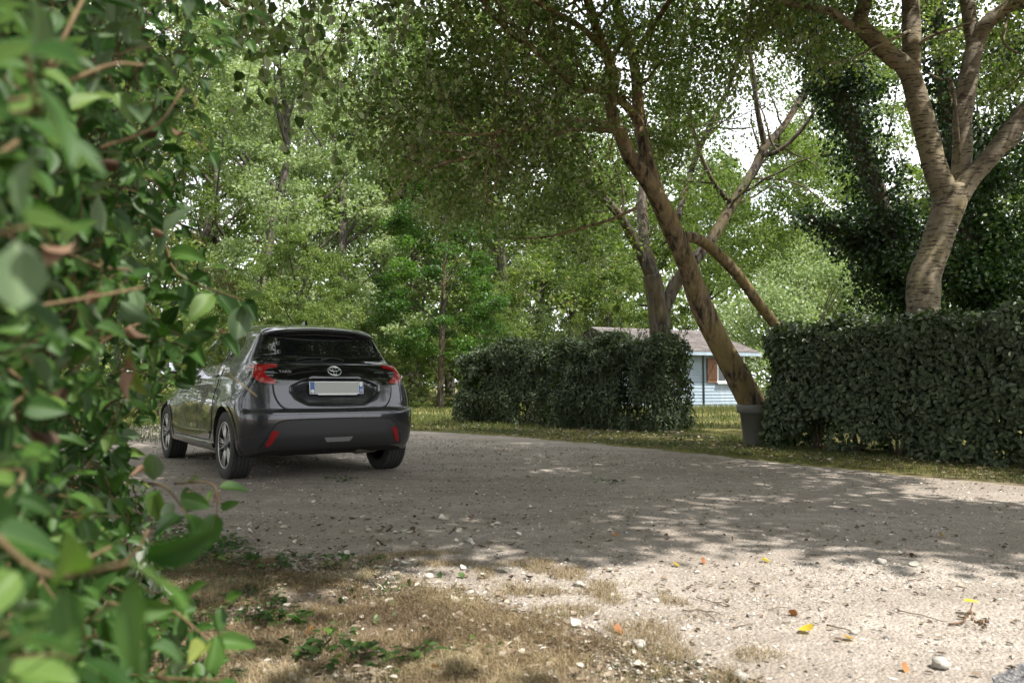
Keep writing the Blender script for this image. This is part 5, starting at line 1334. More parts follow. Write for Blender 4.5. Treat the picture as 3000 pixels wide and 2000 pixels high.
# ------------------------------------------------------------------ the parked car (x right, y forward, z up, rear axle at y = 0)
def pchip(xs, ys):
    xs = np.asarray(xs, float); ys = np.asarray(ys, float)
    h = np.diff(xs); d = np.diff(ys) / h
    m = np.zeros_like(xs); m[0], m[-1] = d[0], d[-1]
    ok = d[:-1] * d[1:] > 0
    w1 = 2 * h[1:] + h[:-1]; w2 = h[1:] + 2 * h[:-1]
    with np.errstate(divide='ignore', invalid='ignore'):
        hm = (w1 + w2) / (w1 / d[:-1] + w2 / d[1:])
    m[1:-1] = np.where(ok, hm, 0)
    def f(x):
        x = np.clip(x, xs[0], xs[-1]); k = np.clip(np.searchsorted(xs, x) - 1, 0, len(h) - 1)
        t = (x - xs[k]) / h[k]
        return ((2*t**3-3*t**2+1)*ys[k] + (t**3-2*t**2+t)*h[k]*m[k] + (-2*t**3+3*t**2)*ys[k+1] + (t**3-t**2)*h[k]*m[k+1])
    return f


P_W = pchip([.18, .24, .32, .42, .52, .62, .70, .78, .86, .95, 1.04, 1.10, 1.22, 1.36, 1.46, 1.6],
            [.80, .835, .862, .872, .872, .868, .862, .850, .832, .808, .775, .742, .675, .600, .530, .40])
P_PLAN = pchip([-.7, -.6, -.4, -.1, .5, 1.3, 2.2, 2.7, 3.05, 3.3, 3.45], [.93, .95, .975, .995, .992, .985, .998, .995, .95, .86, .75])
P_TOPT = pchip([-.6, -.35, 0, .6, 1.6], [.88, .90, .955, 1.0, 1.0])
P_TOP = pchip([-.62, -.30, 0, .35, .75, 1.1, 1.45, 1.85, 2.2, 2.4, 2.8, 3.1, 3.25, 3.36],
              [1.29, 1.405, 1.450, 1.484, 1.500, 1.490, 1.42, 1.22, 1.035, 1.0, .93, .82, .70, .45])
P_REAR = pchip([.2, .27, .34, .42, .55, .615, .64, .70, .80, .90, 1.0, 1.05, 1.085, 1.2, 1.32, 1.5],
               [-.50, -.56, -.605, -.632, -.640, -.636, -.600, -.588, -.568, -.545, -.495, -.450, -.345, -.255, -.185, -.10])
P_FRONT = pchip([.2, .3, .45, .6, .72, .9], [3.25, 3.32, 3.345, 3.33, 3.26, 3.0])


def car_F(x, y, z):
    ax = np.abs(x)
    tz = smooth01(.74, 1.04, z)
    W = P_W(z) * P_PLAN(y) * (1 + (P_TOPT(y) - 1) * tz)
    W = W + .020 * np.exp(-((y - .02) / .50) ** 2 - ((z - .70) / .17) ** 2) - .016 * np.exp(-((y - 1.30) / .62) ** 4 - ((z - .50) / .16) ** 2)
    W = W + .012 * np.exp(-((y - 2.56) / .42) ** 2 - ((z - .70) / .15) ** 2) + .010 * np.exp(-((z - .93) / .03) ** 2) * smooth01(2.6, 1.0, y) * smooth01(-.4, .2, y)
    f1 = (ax - W) * .95
    f2 = z - (P_TOP(y) - .045 * (ax / .6) ** 2 - .03 * (ax / .62) ** 6)
    # plate recess in the hatch
    xb = np.interp(z, [.655, .68, .74, .80, .85, .90, .93], [.0, .30, .40, .44, .44, .34, .25])
    rec = smooth01(0, .05, xb - ax) * smooth01(.665, .70, z) * smooth01(.935, .90, z)
    rec = rec * (.012 + .040 * smooth01(.68, .90, z))
    yr = P_REAR(z) + (.035 + .03 * smooth01(.95, 1.1, z)) * (ax / .6) ** 2 + .085 * (ax / .8) ** 6 + rec
    f3 = yr - y
    yf = P_FRONT(z) - .10 * (ax / .6) ** 2 - .13 * (ax / .8) ** 6
    f4 = y - yf
    zf = .205 + .075 * smooth01(-.25, -.55, y) + .03 * smooth01(2.95, 3.3, y)
    f5 = zf - z
    k = .016
    S = np.stack([f1, f2, f3, f4, f5]); m = S.max(0)
    return m + k * np.log(np.exp((S - m) / k).sum(0))


def car_ray(O, D):
    """Where rays from O (inside) along D leave the body."""
    O = np.asarray(O, float); D = np.asarray(D, float)
    D = D / np.linalg.norm(D, axis=-1, keepdims=True)
    lo = np.zeros(O.shape[:-1]); hi = np.full(O.shape[:-1], 3.0)
    for _ in range(36):
        mid = (lo + hi) / 2; p = O + D * mid[..., None]
        ins = car_F(p[..., 0], p[..., 1], p[..., 2]) < 0
        lo = np.where(ins, mid, lo); hi = np.where(ins, hi, mid)
    return O + D * hi[..., None]


def car_normal(p):
    e = 2e-3; x, y, z = p[..., 0], p[..., 1], p[..., 2]
    g = np.stack([car_F(x + e, y, z) - car_F(x - e, y, z), car_F(x, y + e, z) - car_F(x, y - e, z), car_F(x, y, z + e) - car_F(x, y, z - e)], -1)
    return g / np.linalg.norm(g, axis=-1, keepdims=True)


def car_project(P, mode):
    P = np.asarray(P, float); O = P.copy(); D = np.zeros_like(P)
    if mode == 'rear': O[..., 1] = .25; D[..., 1] = -1
    elif mode == 'front': O[..., 1] = 2.9; D[..., 1] = 1
    elif mode == 'side': D[..., 0] = np.sign(P[..., 0]); O[..., 0] = 0
    elif mode == 'top': O[..., 2] = .75; D[..., 2] = 1
    elif mode == 'corner':
        O[..., 0] = np.sign(P[..., 0]) * .30; O[..., 1] = .05
        D = P - O; D[..., 2] = 0
    return car_ray(O, D)


def car_patch(A, B, mode, off, thick=.012, n=24, m=8, flip=None):
    """A sheet between the outlines A and B, laid on the body and raised by off, with skirts down into it."""
    A = resample(A, n); B = resample(B, n)
    t = np.linspace(0, 1, m)[None, :, None]
    G = A[:, None] * (1 - t) + B[:, None] * t
    S = car_project(G, mode); N = car_normal(S)
    top = S + N * off
    rim = np.concatenate([top[:, 0], top[-1, 1:], top[-2::-1, -1], top[0, -2:0:-1]])
    rn = np.concatenate([N[:, 0], N[-1, 1:], N[-2::-1, -1], N[0, -2:0:-1]])
    i, j = np.meshgrid(np.arange(n - 1), np.arange(m - 1), indexing='ij')
    Q = np.stack([i * m + j, (i + 1) * m + j, (i + 1) * m + j + 1, i * m + j + 1], -1).reshape(-1, 4)
    V = top.reshape(-1, 3)
    idx = np.arange(n * m).reshape(n, m)
    ring = np.concatenate([idx[:, 0], idx[-1, 1:], idx[-2::-1, -1], idx[0, -2:0:-1]])
    L = len(ring); base = len(V)
    V = np.vstack([V, rim, rim - rn * (off + thick)])
    k = np.arange(L); k2 = (k + 1) % L
    Q2 = np.stack([base + k2, base + k, base + L + k, base + L + k2], 1)
    Q = np.vstack([Q, Q2])
    # orient outwards
    a, b, c = V[Q[0, 0]], V[Q[0, 1]], V[Q[0, 2]]
    if np.dot(np.cross(b - a, c - a), N[0, 0]) < 0: Q = Q[:, ::-1]
    return V, Q


def build_car():
    paint = NT('car_paint'); co = paint.coord('Object')
    fl = paint.noise(co, 900, 2)
    paint.set(Base_Color=paint.mix(fl, (.026, .026, .031), (.052, .052, .062)), Metallic=.55, Roughness=.32, Coat_Weight=1.0)
    paint.b.inputs['Coat Roughness'].default_value = .02
    dust = paint.noise(co, 7, 6)
    paint.set(Roughness=paint.val(dust, [(.3, .16), (.75, .30)]))
    paint = paint.m
    gloss_black = plain('gloss_black', (.006, .006, .007), .08, coat=.6, spec=.5, vary=.2, scale=8)
    trim = plain('black_plastic_trim', (.019, .019, .020), .55, vary=.15, scale=200, bump=.05)
    under = plain('underbody_black', (.012, .012, .012), .8)
    gt = NT('tinted_glass')
    n = gt.noise(gt.coord('Object'), 5, 5)
    gt.set(Base_Color=(.006, .007, .008), Roughness=gt.val(n, [(.35, .012), (.8, .05)]))
    gt.b.inputs['IOR'].default_value = 1.6
    gt.b.inputs['Coat Weight'].default_value = .6
    gt.b.inputs['Coat Roughness'].default_value = .01
    glass = gt.m
    red = NT('red_lens'); co = red.coord('Object')
    rw = red.new('ShaderNodeTexWave'); rw.inputs['Scale'].default_value = 40; red.link(co, rw.inputs[0])
    red.set(Base_Color=red.mix(rw.outputs[0], (.20, .003, .005), (.34, .006, .009)), Roughness=.12, Coat_Weight=.8)
    red = red.m
    refl = plain('red_reflector', (.22, .004, .008), .2, coat=.5, scale=300, vary=.4)
    lamp_in = plain('lamp_inner_grey', (.12, .12, .13), .25, coat=.5)
    tyre_m = plain('tyre_rubber', (.028, .027, .026), .8, vary=.35, scale=14)
    alloy = plain('machined_alloy', (.62, .60, .57), .38, metal=.6, vary=.1, scale=90)
    alloy_dark = plain('black_alloy', (.018, .018, .02), .3, coat=.4)
    chrome = plain('chrome', (.75, .76, .78), .08, metal=1.0, vary=.05)
    steel = plain('dull_steel', (.30, .26, .21), .42, metal=.9, vary=.4, scale=12)
    white = plain('plate_white', (.72, .72, .70), .4)
    grey_plate = plain('plate_grey', (.36, .37, .35), .45, vary=.04)
    blue = plain('plate_blue', (.02, .09, .30), .4)
    letter = plain('badge_grey', (.42, .42, .43), .3, metal=.6)
    letter_dim = plain('badge_dim_grey', (.16, .16, .17), .3, metal=.6)

    car = empty('car', (0, 0, 0))
    tag(car, 'dark grey metallic five door hatchback parked on the gravel, seen from behind', 'car')

    # body shell: a box mapped onto the body, wheel arches cut out
    nx, ny, nz = 76, 190, 70
    faces, verts, index = [], [], {}
    def grid(fn, na, nb):
        a = np.linspace(-1, 1, na + 1); b = np.linspace(-1, 1, nb + 1)
        A, B = np.meshgrid(a, b, indexing='ij')
        return fn(A, B)
    sheets = [grid(lambda A, B: np.stack([np.ones_like(A), A, B], -1), ny, nz), grid(lambda A, B: np.stack([-np.ones_like(A), -A, B], -1), ny, nz),
              grid(lambda A, B: np.stack([-A, np.ones_like(A), B], -1), nx, nz), grid(lambda A, B: np.stack([A, -np.ones_like(A), B], -1), nx, nz),
              grid(lambda A, B: np.stack([A, B, np.ones_like(A)], -1), nx, ny), grid(lambda A, B: np.stack([-A, B, -np.ones_like(A)], -1), nx, ny)]
    allp, quads, nb_ = [], [], 0
    for s in sheets:
        m_, k_ = s.shape[:2]
        i, j = np.meshgrid(np.arange(m_ - 1), np.arange(k_ - 1), indexing='ij')
        quads.append(np.stack([i * k_ + j, (i + 1) * k_ + j, (i + 1) * k_ + j + 1, i * k_ + j + 1], -1).reshape(-1, 4) + nb_)
        allp.append(s.reshape(-1, 3)); nb_ += m_ * k_
    Pm = np.vstack(allp); Qm = np.vstack(quads)
    _, first, inv = np.unique(np.round(Pm * 1e5).astype(np.int64), axis=0, return_index=True, return_inverse=True)
    Pm = Pm[first]; Qm = inv.reshape(-1)[Qm]
    target = np.stack([Pm[:, 0] * .85, 1.37 + Pm[:, 1] * 1.98, .80 + Pm[:, 2] * .62], 1)
    O = np.stack([Pm[:, 0] * .10, 1.37 + Pm[:, 1] * 1.50, np.full(len(Pm), .66) + .05 * Pm[:, 2]], 1)
    V = car_ray(O, target - O)
    nz_ = car_normal(V)[:, 2]
    fm = (nz_[Qm].mean(1) < -.90).astype(int)
    body = mesh_np('body', V, Qm, [paint, under], None, True, fm)
    wells = MB()
    for sx in (-1, 1):
        for yy in (0, 2.56):
            wells.lathe([(sx * .42, .0001), (sx * .42, .352), (sx * 1.2, .352), (sx * 1.2, .0001)][::sx], 56, 0, (0, yy, .318))
    wc = wells.build('wheel_wells', under, None, False)
    md = body.modifiers.new('wells', 'BOOLEAN'); md.operation = 'DIFFERENCE'; md.object = wc; md.solver = 'EXACT'
    try: md.material_mode = 'TRANSFER'
    except Exception: pass
    dg = bpy.context.evaluated_depsgraph_get(); dg.update()
    me = bpy.data.meshes.new_from_object(body.evaluated_get(dg))
    body.modifiers.clear(); body.data = me; me.name = 'body'
    bpy.data.objects.remove(wc)
    body.parent = car

    def patch(name, A, B, mode, off, mat, parent=car, **kw):
        V, Q = car_patch(np.asarray(A, float), np.asarray(B, float), mode, off, **kw)
        return mesh_np(name, V, Q, mat, parent, True)
    def r3(pts, y=0.0): return [(x, y, z) for x, z in pts]
    def s3(pts, sx): return [(sx, y, z) for y, z in pts]
    def gap(name, pts, mode, w=.006, off=.0012, mat=under, closed=False, parent=car):
        P = spline(np.asarray(pts, float), 60)
        T = np.gradient(P, axis=0); T /= np.linalg.norm(T, axis=1, keepdims=True)
        ax = {'rear': np.array([0, 1, 0.]), 'side': np.array([1., 0, 0]), 'top': np.array([0, 0, 1.])}[mode]
        n_ = np.cross(T, ax); n_ /= np.linalg.norm(n_, axis=1, keepdims=True) + 1e-9
        return patch(name, P - n_ * w / 2, P + n_ * w / 2, mode, off, mat, parent, n=60, m=2, thick=.004)

    # ---- rear
    hatch = patch('tailgate', r3([(-0.573, .875), (-0.568, .80), (-0.549, .735), (-0.511, .680), (-0.449, .653), (0, .648), (0.449, .653), (0.511, .680), (0.549, .735), (0.568, .80), (0.573, .875)]),
                  r3([(-0.573, .885), (-.3, .94), (0, .94), (.3, .94), (0.573, .885)]), 'rear', .007, paint, n=80, m=30)
    gap('shut_line', r3([(-0.579, .875), (-0.575, .80), (-0.556, .733), (-0.517, .676), (-0.449, .645), (-.2, .640), (0, .640), (.2, .640), (0.449, .645), (0.517, .676), (0.556, .733), (0.575, .80), (0.579, .875)]), 'rear', .014, .002, parent=hatch)
    patch('rear_window', r3([(-.655, 1.075), (-.3, 1.070), (0, 1.068), (.3, 1.070), (.655, 1.075)]), r3([(-.560, 1.300), (-.53, 1.325), (-.45, 1.335), (0, 1.345), (.45, 1.335), (.53, 1.325), (.560, 1.300)]), 'rear', .004, gloss_black, n=50, m=14)
    patch('rear_glass', r3([(-.600, 1.088), (0, 1.082), (.600, 1.088)]), r3([(-.505, 1.285), (-.48, 1.300), (0, 1.312), (.48, 1.300), (.505, 1.285)]), 'rear', .006, glass, bpy.data.objects['rear_window'], n=50, m=14)
    panel_low = [(-.575, .866), (-.49, .860), (-.43, .872), (-.36, .900), (-.29, .922), (-.20, .930), (0, .931), (.20, .930), (.29, .922), (.36, .900), (.43, .872), (.49, .860), (.575, .866)]
    panel = patch('tailgate_panel', r3(panel_low), r3([(-.575, 1.046), (-.3, 1.056), (0, 1.060), (.3, 1.056), (.575, 1.046)]), 'rear', .010, gloss_black, n=90, m=16)
    patch('panel_ridge', r3([(-.46, .945), (-.33, .972), (-.2, .985), (-.12, .987)]), r3([(-.46, .953), (-.33, .984), (-.2, .998), (-.12, .998)]), 'rear', .016, gloss_black, panel, n=30, m=4)
    patch('panel_ridge', r3([(.12, .987), (.2, .985), (.33, .972), (.46, .945)]), r3([(.12, .998), (.2, .998), (.33, .984), (.46, .953)]), 'rear', .016, gloss_black, panel, n=30, m=4)
    patch('tailgate_lip', r3([(-.60, 1.050), (0, 1.058), (.60, 1.050)]), r3([(-.60, 1.066), (0, 1.074), (.60, 1.066)]), 'rear', .012, paint, n=50, m=4)
    for s in (-1, 1):
        base = patch('tail_light', [(s * 0.546, -.5, .866), (s * 0.620, -.46, .868), (s * 0.677, -.40, .885), (s * 0.728, -.33, .93), (s * 0.761, -.32, .985)],
                     [(s * 0.546, -.5, 1.048), (s * 0.639, -.45, 1.048), (s * 0.696, -.38, 1.046), (s * 0.743, -.30, 1.036), (s * 0.780, -.25, 1.022)], 'corner', .011, gloss_black, n=36, m=10)
        outer = [(s * 0.551, -.5, 1.044), (s * 0.620, -.45, 1.044), (s * 0.672, -.40, 1.030), (s * 0.694, -.37, .985), (s * 0.679, -.39, .925), (s * 0.630, -.43, .883), (s * 0.551, -.5, .870)]
        inner = [(s * 0.551, -.5, 1.012), (s * 0.592, -.47, 1.010), (s * 0.619, -.45, 1.000), (s * 0.628, -.44, .975), (s * 0.616, -.45, .945), (s * 0.583, -.48, .922), (s * 0.551, -.5, .902)]
        patch('light_band', spline(outer, 60), spline(inner, 60), 'corner', .018, red, base, n=60, m=6)
        patch('light_tip', [(s * 0.681, -.40, 1.044), (s * 0.752, -.30, 1.036), (s * 0.775, -.27, 1.021)], [(s * 0.691, -.38, 1.000), (s * 0.743, -.30, 1.006), (s * 0.775, -.27, 1.015)], 'corner', .020, red, base, n=16, m=4)
        for z in (.945, .972):
            patch('light_bar', [(s * .575, -.5, z - .008), (s * .655, -.46, z - .008)], [(s * .575, -.5, z + .008), (s * .655, -.46, z + .008)], 'corner', .015, lamp_in, base, n=8, m=3)
        patch('rear_reflector', r3([(s * .615, .325), (s * .592, .36), (s * .540, .455)]), r3([(s * .648, .330), (s * .630, .385), (s * .600, .462)]), 'rear', .016, refl, n=12, m=5)
        gap('bumper_seam', [(s, -.27, .86), (s, -.22, .80), (s, -.21, .74), (s, -.25, .70), (s, -.335, .655)], 'side')
    ins_top = [(-.680, .300), (-.655, .36), (-.62, .43), (-.58, .495), (-.540, .528), (-.48, .543), (-.40, .549), (0, .553), (.40, .549), (.48, .543), (.540, .528), (.58, .495), (.62, .43), (.655, .36), (.680, .300)]
    patch('bumper_insert', r3(ins_top), r3([(-.665, .296), (-.4, .290), (0, .288), (.4, .290), (.665, .296)]), 'rear', .010, trim, n=90, m=14)
    gap('bumper_groove', r3([(x * 1.012, z + .006) for x, z in ins_top]), 'rear', .012, .004)
    patch('bumper_crease', r3([(-.60, .600), (0, .606), (.60, .600)]), r3([(-.60, .618), (0, .624), (.60, .618)]), 'rear', .006, paint, n=50, m=5)
    patch('bumper_cutout', r3([(-.135, .385), (-.11, .350), (.11, .350), (.135, .385)]), r3([(-.135, .390), (.135, .390)]), 'rear', .014, plain('worn_grey_trim', (.16, .16, .16), .6, vary=.5, scale=120), n=24, m=4)
    # plate
    plate = MB().box((-.262, -.006, -.058), (.262, .006, .058)).build('licence_plate', white, car, False)
    plate.location = (0, -.572, .838); plate.rotation_euler = (-.16, 0, 0)
    MB().box((-.215, -.0085, -.051), (.212, -.0065, .051)).build('plate_face', grey_plate, plate, False)
    MB().box((-.257, -.0085, -.053), (-.217, -.0065, .053)).build('plate_band', blue, plate, False)
    MB().box((.217, -.0085, -.053), (.257, -.0065, .053)).build('plate_band', blue, plate, False)
    MB().lathe([(-.0105, .0001), (-.0105, .017), (-.0085, .018)], 20, 1, (-.237, 0, -.034)).build('country_mark', white, plate)
    MB().prism([(.221, .049), (.253, .049), (.253, .028), (.246, .013), (.237, .006), (.228, .013), (.221, .028)], -.0105, -.0085).build('region_mark', white, plate, False)
    MB().box((-.185, -.010, -.068), (.195, .004, -.058)).build('plate_holder', white, plate, False)

    def text(name, s, size, loc, mat, parent, ext=.0025, sx=1.0, bold=.0):
        c = bpy.data.curves.new(name, 'FONT'); c.body = s; c.size = size; c.extrude = ext; c.offset = bold
        c.align_x = 'CENTER'; c.align_y = 'CENTER'; c.materials.append(mat)
        tmp = link(bpy.data.objects.new(name, c))
        me = bpy.data.meshes.new_from_object(tmp.evaluated_get(bpy.context.evaluated_depsgraph_get()))
        bpy.data.objects.remove(tmp); bpy.data.curves.remove(c); me.name = name
        o = link(bpy.data.objects.new(name, me), parent)
        o.location = loc; o.rotation_euler = (math.pi / 2, 0, 0); o.scale = (sx, 1, 1)
        return o
    text('department_number', '13', .040, (.237, -.0098, -.028), white, plate, .001, .8, .001)
    yb = car_project(np.array([[-.475, 0, .985], [.475, 0, .985], [0, 0, .995]]), 'rear')
    t1 = text('model_lettering', 'YARIS', .034, (-.465, yb[0, 1] - .021, .985), letter, panel, .002, 1.25, .0008)
    t2 = text('model_lettering', 'HYBRID', .028, (.46, yb[1, 1] - .020, .982), letter_dim, panel, .002, 1.15, .0006)
    t1.rotation_euler = (math.pi / 2 - .46, 0, -.13); t2.rotation_euler = (math.pi / 2 - .46, 0, .13)
    e = MB(); ye = 0.0
    def ell(cx, cz, a, b, r, t0=0, t1_=2 * math.pi, n=40):
        t = np.linspace(t0, t1_, n)
        zz = cz + b * np.sin(t); xx = cx + a * np.cos(t)
        yy = car_project(np.stack([xx, 0 * zz, zz], 1), 'rear')[:, 1] - .016
        e.tube(np.stack([xx, yy, zz], 1), r, 8, False)
    ell(0, .995, .063, .043, .0055); ell(0, 1.011, .046, .020, .0045); ell(0, .995, .0165, .037, .0045)
    e.build('emblem', chrome, panel)
    # spoiler, antenna, wiper
    xs = np.linspace(-.555, .555, 33); ring = []
    for x in xs:
        u = x / .555; yt = -.270 + .11 * u ** 2 + .03 * u ** 6; zt = 1.402 - .036 * u ** 2 - .02 * u ** 6
        y0 = .02; z0 = car_project(np.array([[x, y0, 0]]), 'top')[0, 2] + .004
        
        zb = zt - .058
        ring.append([(x, y0, z0), (x, (y0 + yt) / 2 + .03, (z0 + zt) / 2 + .012), (x, yt + .04, zt + .008), (x, yt, zt - .006), (x, yt + .004, zt - .018), (x, yt + .035, zb), (x, -.17 + .09 * u * u, zb - .002), (x, -.08, zb + .01), (x, y0 + .01, z0 - .06)])
    Vs = np.array(ring); n_, m_ = Vs.shape[:2]
    i, j = np.meshgrid(np.arange(n_ - 1), np.arange(m_), indexing='ij'); j2 = (j + 1) % m_
    Qs = np.stack([i * m_ + j, i * m_ + j2, (i + 1) * m_ + j2, (i + 1) * m_ + j], -1).reshape(-1, 4)
    fm = np.where(np.isin(j.ravel(), [0, 1, 2]), 0, 1)
    Vf = Vs.reshape(-1, 3); base = len(Vf); Vf = np.vstack([Vf, Vs[0].mean(0), Vs[-1].mean(0)])
    k = np.arange(m_); T_ = np.vstack([np.stack([(k + 1) % m_, k, np.full(m_, base)], 1), np.stack([(n_ - 1) * m_ + k, (n_ - 1) * m_ + (k + 1) % m_, np.full(m_, base + 1)], 1)])
    mesh_np('roof_spoiler', Vf, [Qs, T_], [paint, gloss_black], car, True, np.concatenate([fm, np.ones(len(T_), int)]))
    yz = car_project(np.array([[0, .30, 0]]), 'top')[0, 2]
    fin = MB().prism([(.40, yz - .01), (.34, yz + .018), (.29, yz + .036), (.27, yz + .038), (.25, yz - .01)], -.012, .012, (1, 2, 0))
    fin.build('antenna', gloss_black, car, False)
    yw = car_project(np.array([[0, 0, 1.10]]), 'rear')[0, 1]
    pts = []
    for x in np.linspace(-.30, .16, 12):
        z = 1.092 + .030 * (1 - ((x + .07) / .24) ** 4)
        pts.append((x, car_project(np.array([[x, 0, z]]), 'rear')[0, 1] - .022, z))
    w = MB().tube(pts, .007, 6); w.tube([(-.07, yw - .02, 1.085), (-.06, yw - .034, 1.105), (.0, yw - .03, 1.118)], [.016, .014, .010], 8)
    w.build('rear_wiper', trim, car)
    # ---- sides
    for s in (-1, 1):
        dlo_top = [(2.02, 1.085), (1.80, 1.215), (1.50, 1.345), (1.20, 1.405), (.85, 1.420), (.55, 1.405), (.36, 1.372), (.26, 1.320)]
        dlo_bot = [(2.06, 1.055), (1.6, 1.020), (1.0, 1.050), (.60, 1.082), (.40, 1.110), (.22, 1.200), (.20, 1.26)]
        frame = patch('window_surround', s3(dlo_top, s), s3(dlo_bot, s), 'side', .003, gloss_black, n=60, m=10)
        patch('side_window', s3([(1.93, 1.115), (1.78, 1.205), (1.48, 1.325), (1.22, 1.378), (1.16, 1.380)], s), s3([(1.93, 1.065), (1.55, 1.042), (1.2, 1.058), (1.16, 1.062)], s), 'side', .006, glass, frame, n=30, m=8)
        patch('side_window', s3([(1.07, 1.388), (.85, 1.390), (.58, 1.378), (.45, 1.358)], s), s3([(1.07, 1.068), (.80, 1.085), (.60, 1.102), (.47, 1.128)], s), 'side', .006, glass, frame, n=30, m=8)
        d1 = patch('door', s3([(2.16, .90), (2.05, 1.045), (1.6, 1.012), (1.11, 1.035)], s), s3([(2.15, .40), (2.08, .335), (1.6, .330), (1.11, .330)], s), 'side', .004, paint, n=40, m=24)
        d2 = patch('door', s3([(1.10, 1.035), (.75, 1.060), (.50, 1.075), (.38, 1.02)], s), s3([(1.10, .330), (.80, .330), (.55, .345), (.455, .42)], s), 'side', .004, paint, n=34, m=24)
        for dd, pts_ in ((d1, [(2.165, .90), (2.160, .42), (2.09, .328), (1.6, .322), (1.105, .322)]), (d2, [(1.105, 1.03), (1.105, .70), (1.105, .33)]), (d2, [(1.09, .322), (.80, .322), (.55, .336), (.448, .42), (.40, .62), (.33, .82), (.37, 1.02)])):
            gap('shut_line', s3(pts_, s), 'side', .009, .0015, parent=dd)
        for dd, yh in ((d1, 1.28), (d2, .52)):
            q = car_project(np.array([[s, y_, .955] for y_ in np.linspace(yh - .09, yh + .09, 9)]), 'side')
            q[:, 0] += s * .022 * np.sin(np.linspace(.15, math.pi - .15, 9))
            MB().tube(q, .012, 8).build('door_handle', paint, dd)
        patch('side_skirt', s3([(2.18, .305), (1.3, .300), (.40, .305)], s), s3([(2.18, .262), (1.3, .245), (.40, .262)], s), 'side', .020, paint, n=40, m=6)
        patch('door_moulding', s3([(2.0, .425), (1.3, .405), (.50, .415)], s), s3([(2.0, .400), (1.3, .380), (.50, .392)], s), 'side', .012, paint, n=40, m=5)
        mir = empty('door_mirror', (s * .93, 1.80, 1.06), 0, car)
        hm = MB().lathe([(-.085, .001), (-.08, .035), (-.05, .062), (0, .072), (.05, .066), (.08, .04), (.085, .001)], 20, 0)
        h_ = hm.build('mirror_shell', paint, mir); h_.scale = (1.15, .75, 1.0)
        gm = MB().box((-.075, -.060, -.045), (.075, -.055, .045)).build('mirror_glass', chrome, mir, False)
        MB().tube([(-s * .08, .02, -.03), (-s * .17, .04, -.05)], .022, 8).build('mirror_arm', gloss_black, mir)
        for yy in (0, 2.56):
            a = np.linspace(-.22, math.pi + .22, 44)
            A_ = s3([(yy + .352 * math.cos(t), .318 + .352 * math.sin(t)) for t in a], s)
            B_ = s3([(yy + .385 * math.cos(t), .318 + .385 * math.sin(t)) for t in a], s)
            patch('wheel_arch', A_, B_, 'side', .008, paint, n=44, m=4)
    # ---- front
    patch('windscreen', [(-.60, 1.50, 0), (0, 1.52, 0), (.60, 1.50, 0)][::1], [(-.70, 2.10, 0), (0, 2.20, 0), (.70, 2.10, 0)], 'top', .004, glass, n=40, m=16)
    patch('grille', r3([(-.52, .30), (0, .28), (.52, .30)]), r3([(-.60, .52), (0, .58), (.60, .52)]), 'front', .008, trim, n=30, m=8)
    for s in (-1, 1):
        patch('headlight', r3([(s * .48, .64), (s * .70, .70)]), r3([(s * .46, .70), (s * .70, .78)]), 'front', .008, plain('clear_lens', (.5, .5, .52), .05, coat=1), n=14, m=6)
    # ---- below
    ex = MB().lathe([(-.16, .02), (-.17, .055), (-.13, .066), (.10, .064), (.145, .050), (.15, .030), (.10, .028)], 24, 0)
    q = ex.build('muffler', steel, car); q.location = (.42, -.30, .262); q.rotation_euler = (0, 0, .35)
    ub = MB().box((-.55, -.20, .235), (.18, .0, .275)); ub.box((-.62, .02, .20), (.62, .10, .28)); ub.tube([(.30, -.28, .24), (.1, .3, .2), (.1, 2.2, .19)], .03, 8)
    ub.tube([(-.10, -.50, .29), (-.10, -.50, .262), (-.07, -.51, .258)], .008, 6)
    ub.build('underbody', under, car, False)

    # ---- wheels
    prof = [(-.088, .212), (-.098, .222), (-.104, .250), (-.103, .272), (-.094, .297), (-.080, .306)]
    for xg in (-.052, -.018, .018, .052):
        prof += [(xg - .006, .312), (xg - .005, .303), (xg + .005, .303), (xg + .006, .312)]
    prof += [(.080, .306), (.094, .297), (.103, .272), (.104, .250), (.098, .222), (.088, .212)]
    tyre = MB().lathe(prof, 64, 0)
    a = np.linspace(0, 2 * np.pi, 60, endpoint=False)
    for t in a:                                                    # shoulder tread blocks
        for sg in (-1, 1):
            M = Matrix.Rotation(t, 4, 'X')
            tyre.box((sg * .083 - .010, -.012, .300), (sg * .083 + .010, .012, .3095), M)
    tyre_me = tyre.build('tyre', tyre_m)
    barrel = MB().lathe([(.088, .214), (.092, .216), (.094, .210), (.080, .203), (.02, .190), (-.06, .185), (-.085, .205), (-.088, .214)], 64, 0)
    barrel.lathe([(.018, .0001), (.018, .19)], 40, 0)
    barrel_me = barrel.build('rim_barrel', alloy_dark)
    lip = MB().lathe([(.0925, .2145), (.0955, .2115), (.094, .205), (.090, .205)], 64, 0)
    dark = MB()
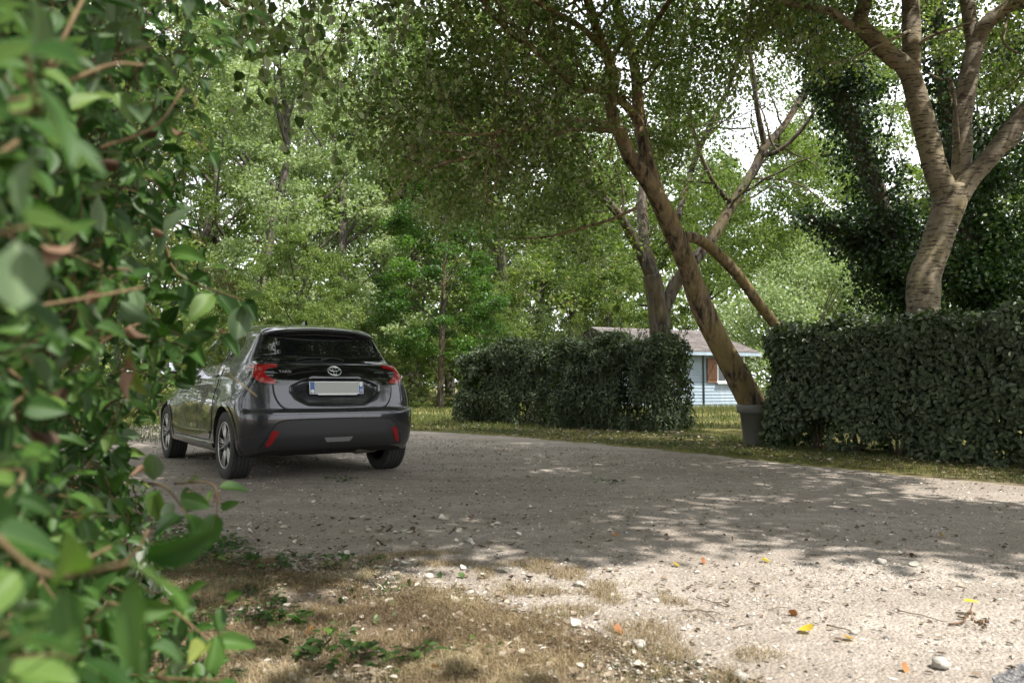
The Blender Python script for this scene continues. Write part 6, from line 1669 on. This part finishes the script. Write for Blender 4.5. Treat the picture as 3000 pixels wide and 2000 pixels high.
    for k_ in range(5):
        M = Matrix.Rotation(k_ * 2 * math.pi / 5 + .3, 4, 'X')
        def bar(mb, y0, y1, z0, z1, w0, w1, x0, x1):
            V = []
            for (yy, zz, ww, xo) in ((y0, z0, w0, x0), (y1, z1, w1, x1)):
                V += [(xo - .030, yy - ww, zz), (xo - .030, yy + ww, zz), (xo, yy + ww * .8, zz), (xo, yy - ww * .8, zz)]
            V = np.array(V) @ np.array(M)[:3, :3].T
            mb.add(V, [[0,1,2,3],[7,6,5,4],[0,4,5,1],[1,5,6,2],[2,6,7,3],[3,7,4,0]])
        bar(lip, -.014, -.058, .045, .207, .0036, .0032, .083, .090)
        bar(lip, .014, .058, .045, .207, .0036, .0032, .083, .090)
        bar(lip, -.004, -.022, .055, .207, .0022, .0022, .080, .088)
        bar(lip, .004, .022, .055, .207, .0022, .0022, .080, .088)
        bar(dark, -.014, -.058, .03, .207, .012, .012, .076, .084)
        bar(dark, .014, .058, .03, .207, .012, .012, .076, .084)
    dark.lathe([(.050, .06), (.078, .058), (.086, .045), (.086, .0001)], 30, 0)
    spokes_me = lip.build('spoke_face', alloy); dark_me = dark.build('spoke_core', alloy_dark)
    hub = MB().lathe([(.086, .030), (.091, .028), (.092, .0001)], 24, 0)
    for k_ in range(5):
        t = k_ * 2 * math.pi / 5
        hub.lathe([(.070, .009), (.086, .008), (.087, .0001)], 10, 0, (0, .052 * math.sin(t), .052 * math.cos(t)))
    hub_me = hub.build('hub_cap', letter_dim)
    parts = [tyre_me, barrel_me, spokes_me, dark_me, hub_me]
    first = True
    for sx in (-1, 1):
        for yy in (0, 2.56):
            w = empty('wheel', (sx * .765, yy, .3095), 0, car)
            if sx < 0: w.rotation_euler = (0, 0, math.pi)
            for p in parts:
                o = p if first else p.copy()
                if not first: COL.objects.link(o)
                o.parent = w
            first = False
    car.location = CAR_LOC
    car.rotation_euler = (0, 0, CAR_YAW)
    return car


CAR_YAW = .602
CAR_LOC = (-1.928 - .03 * math.cos(CAR_YAW), 7.905 - .03 * math.sin(CAR_YAW), 0)

build_car()
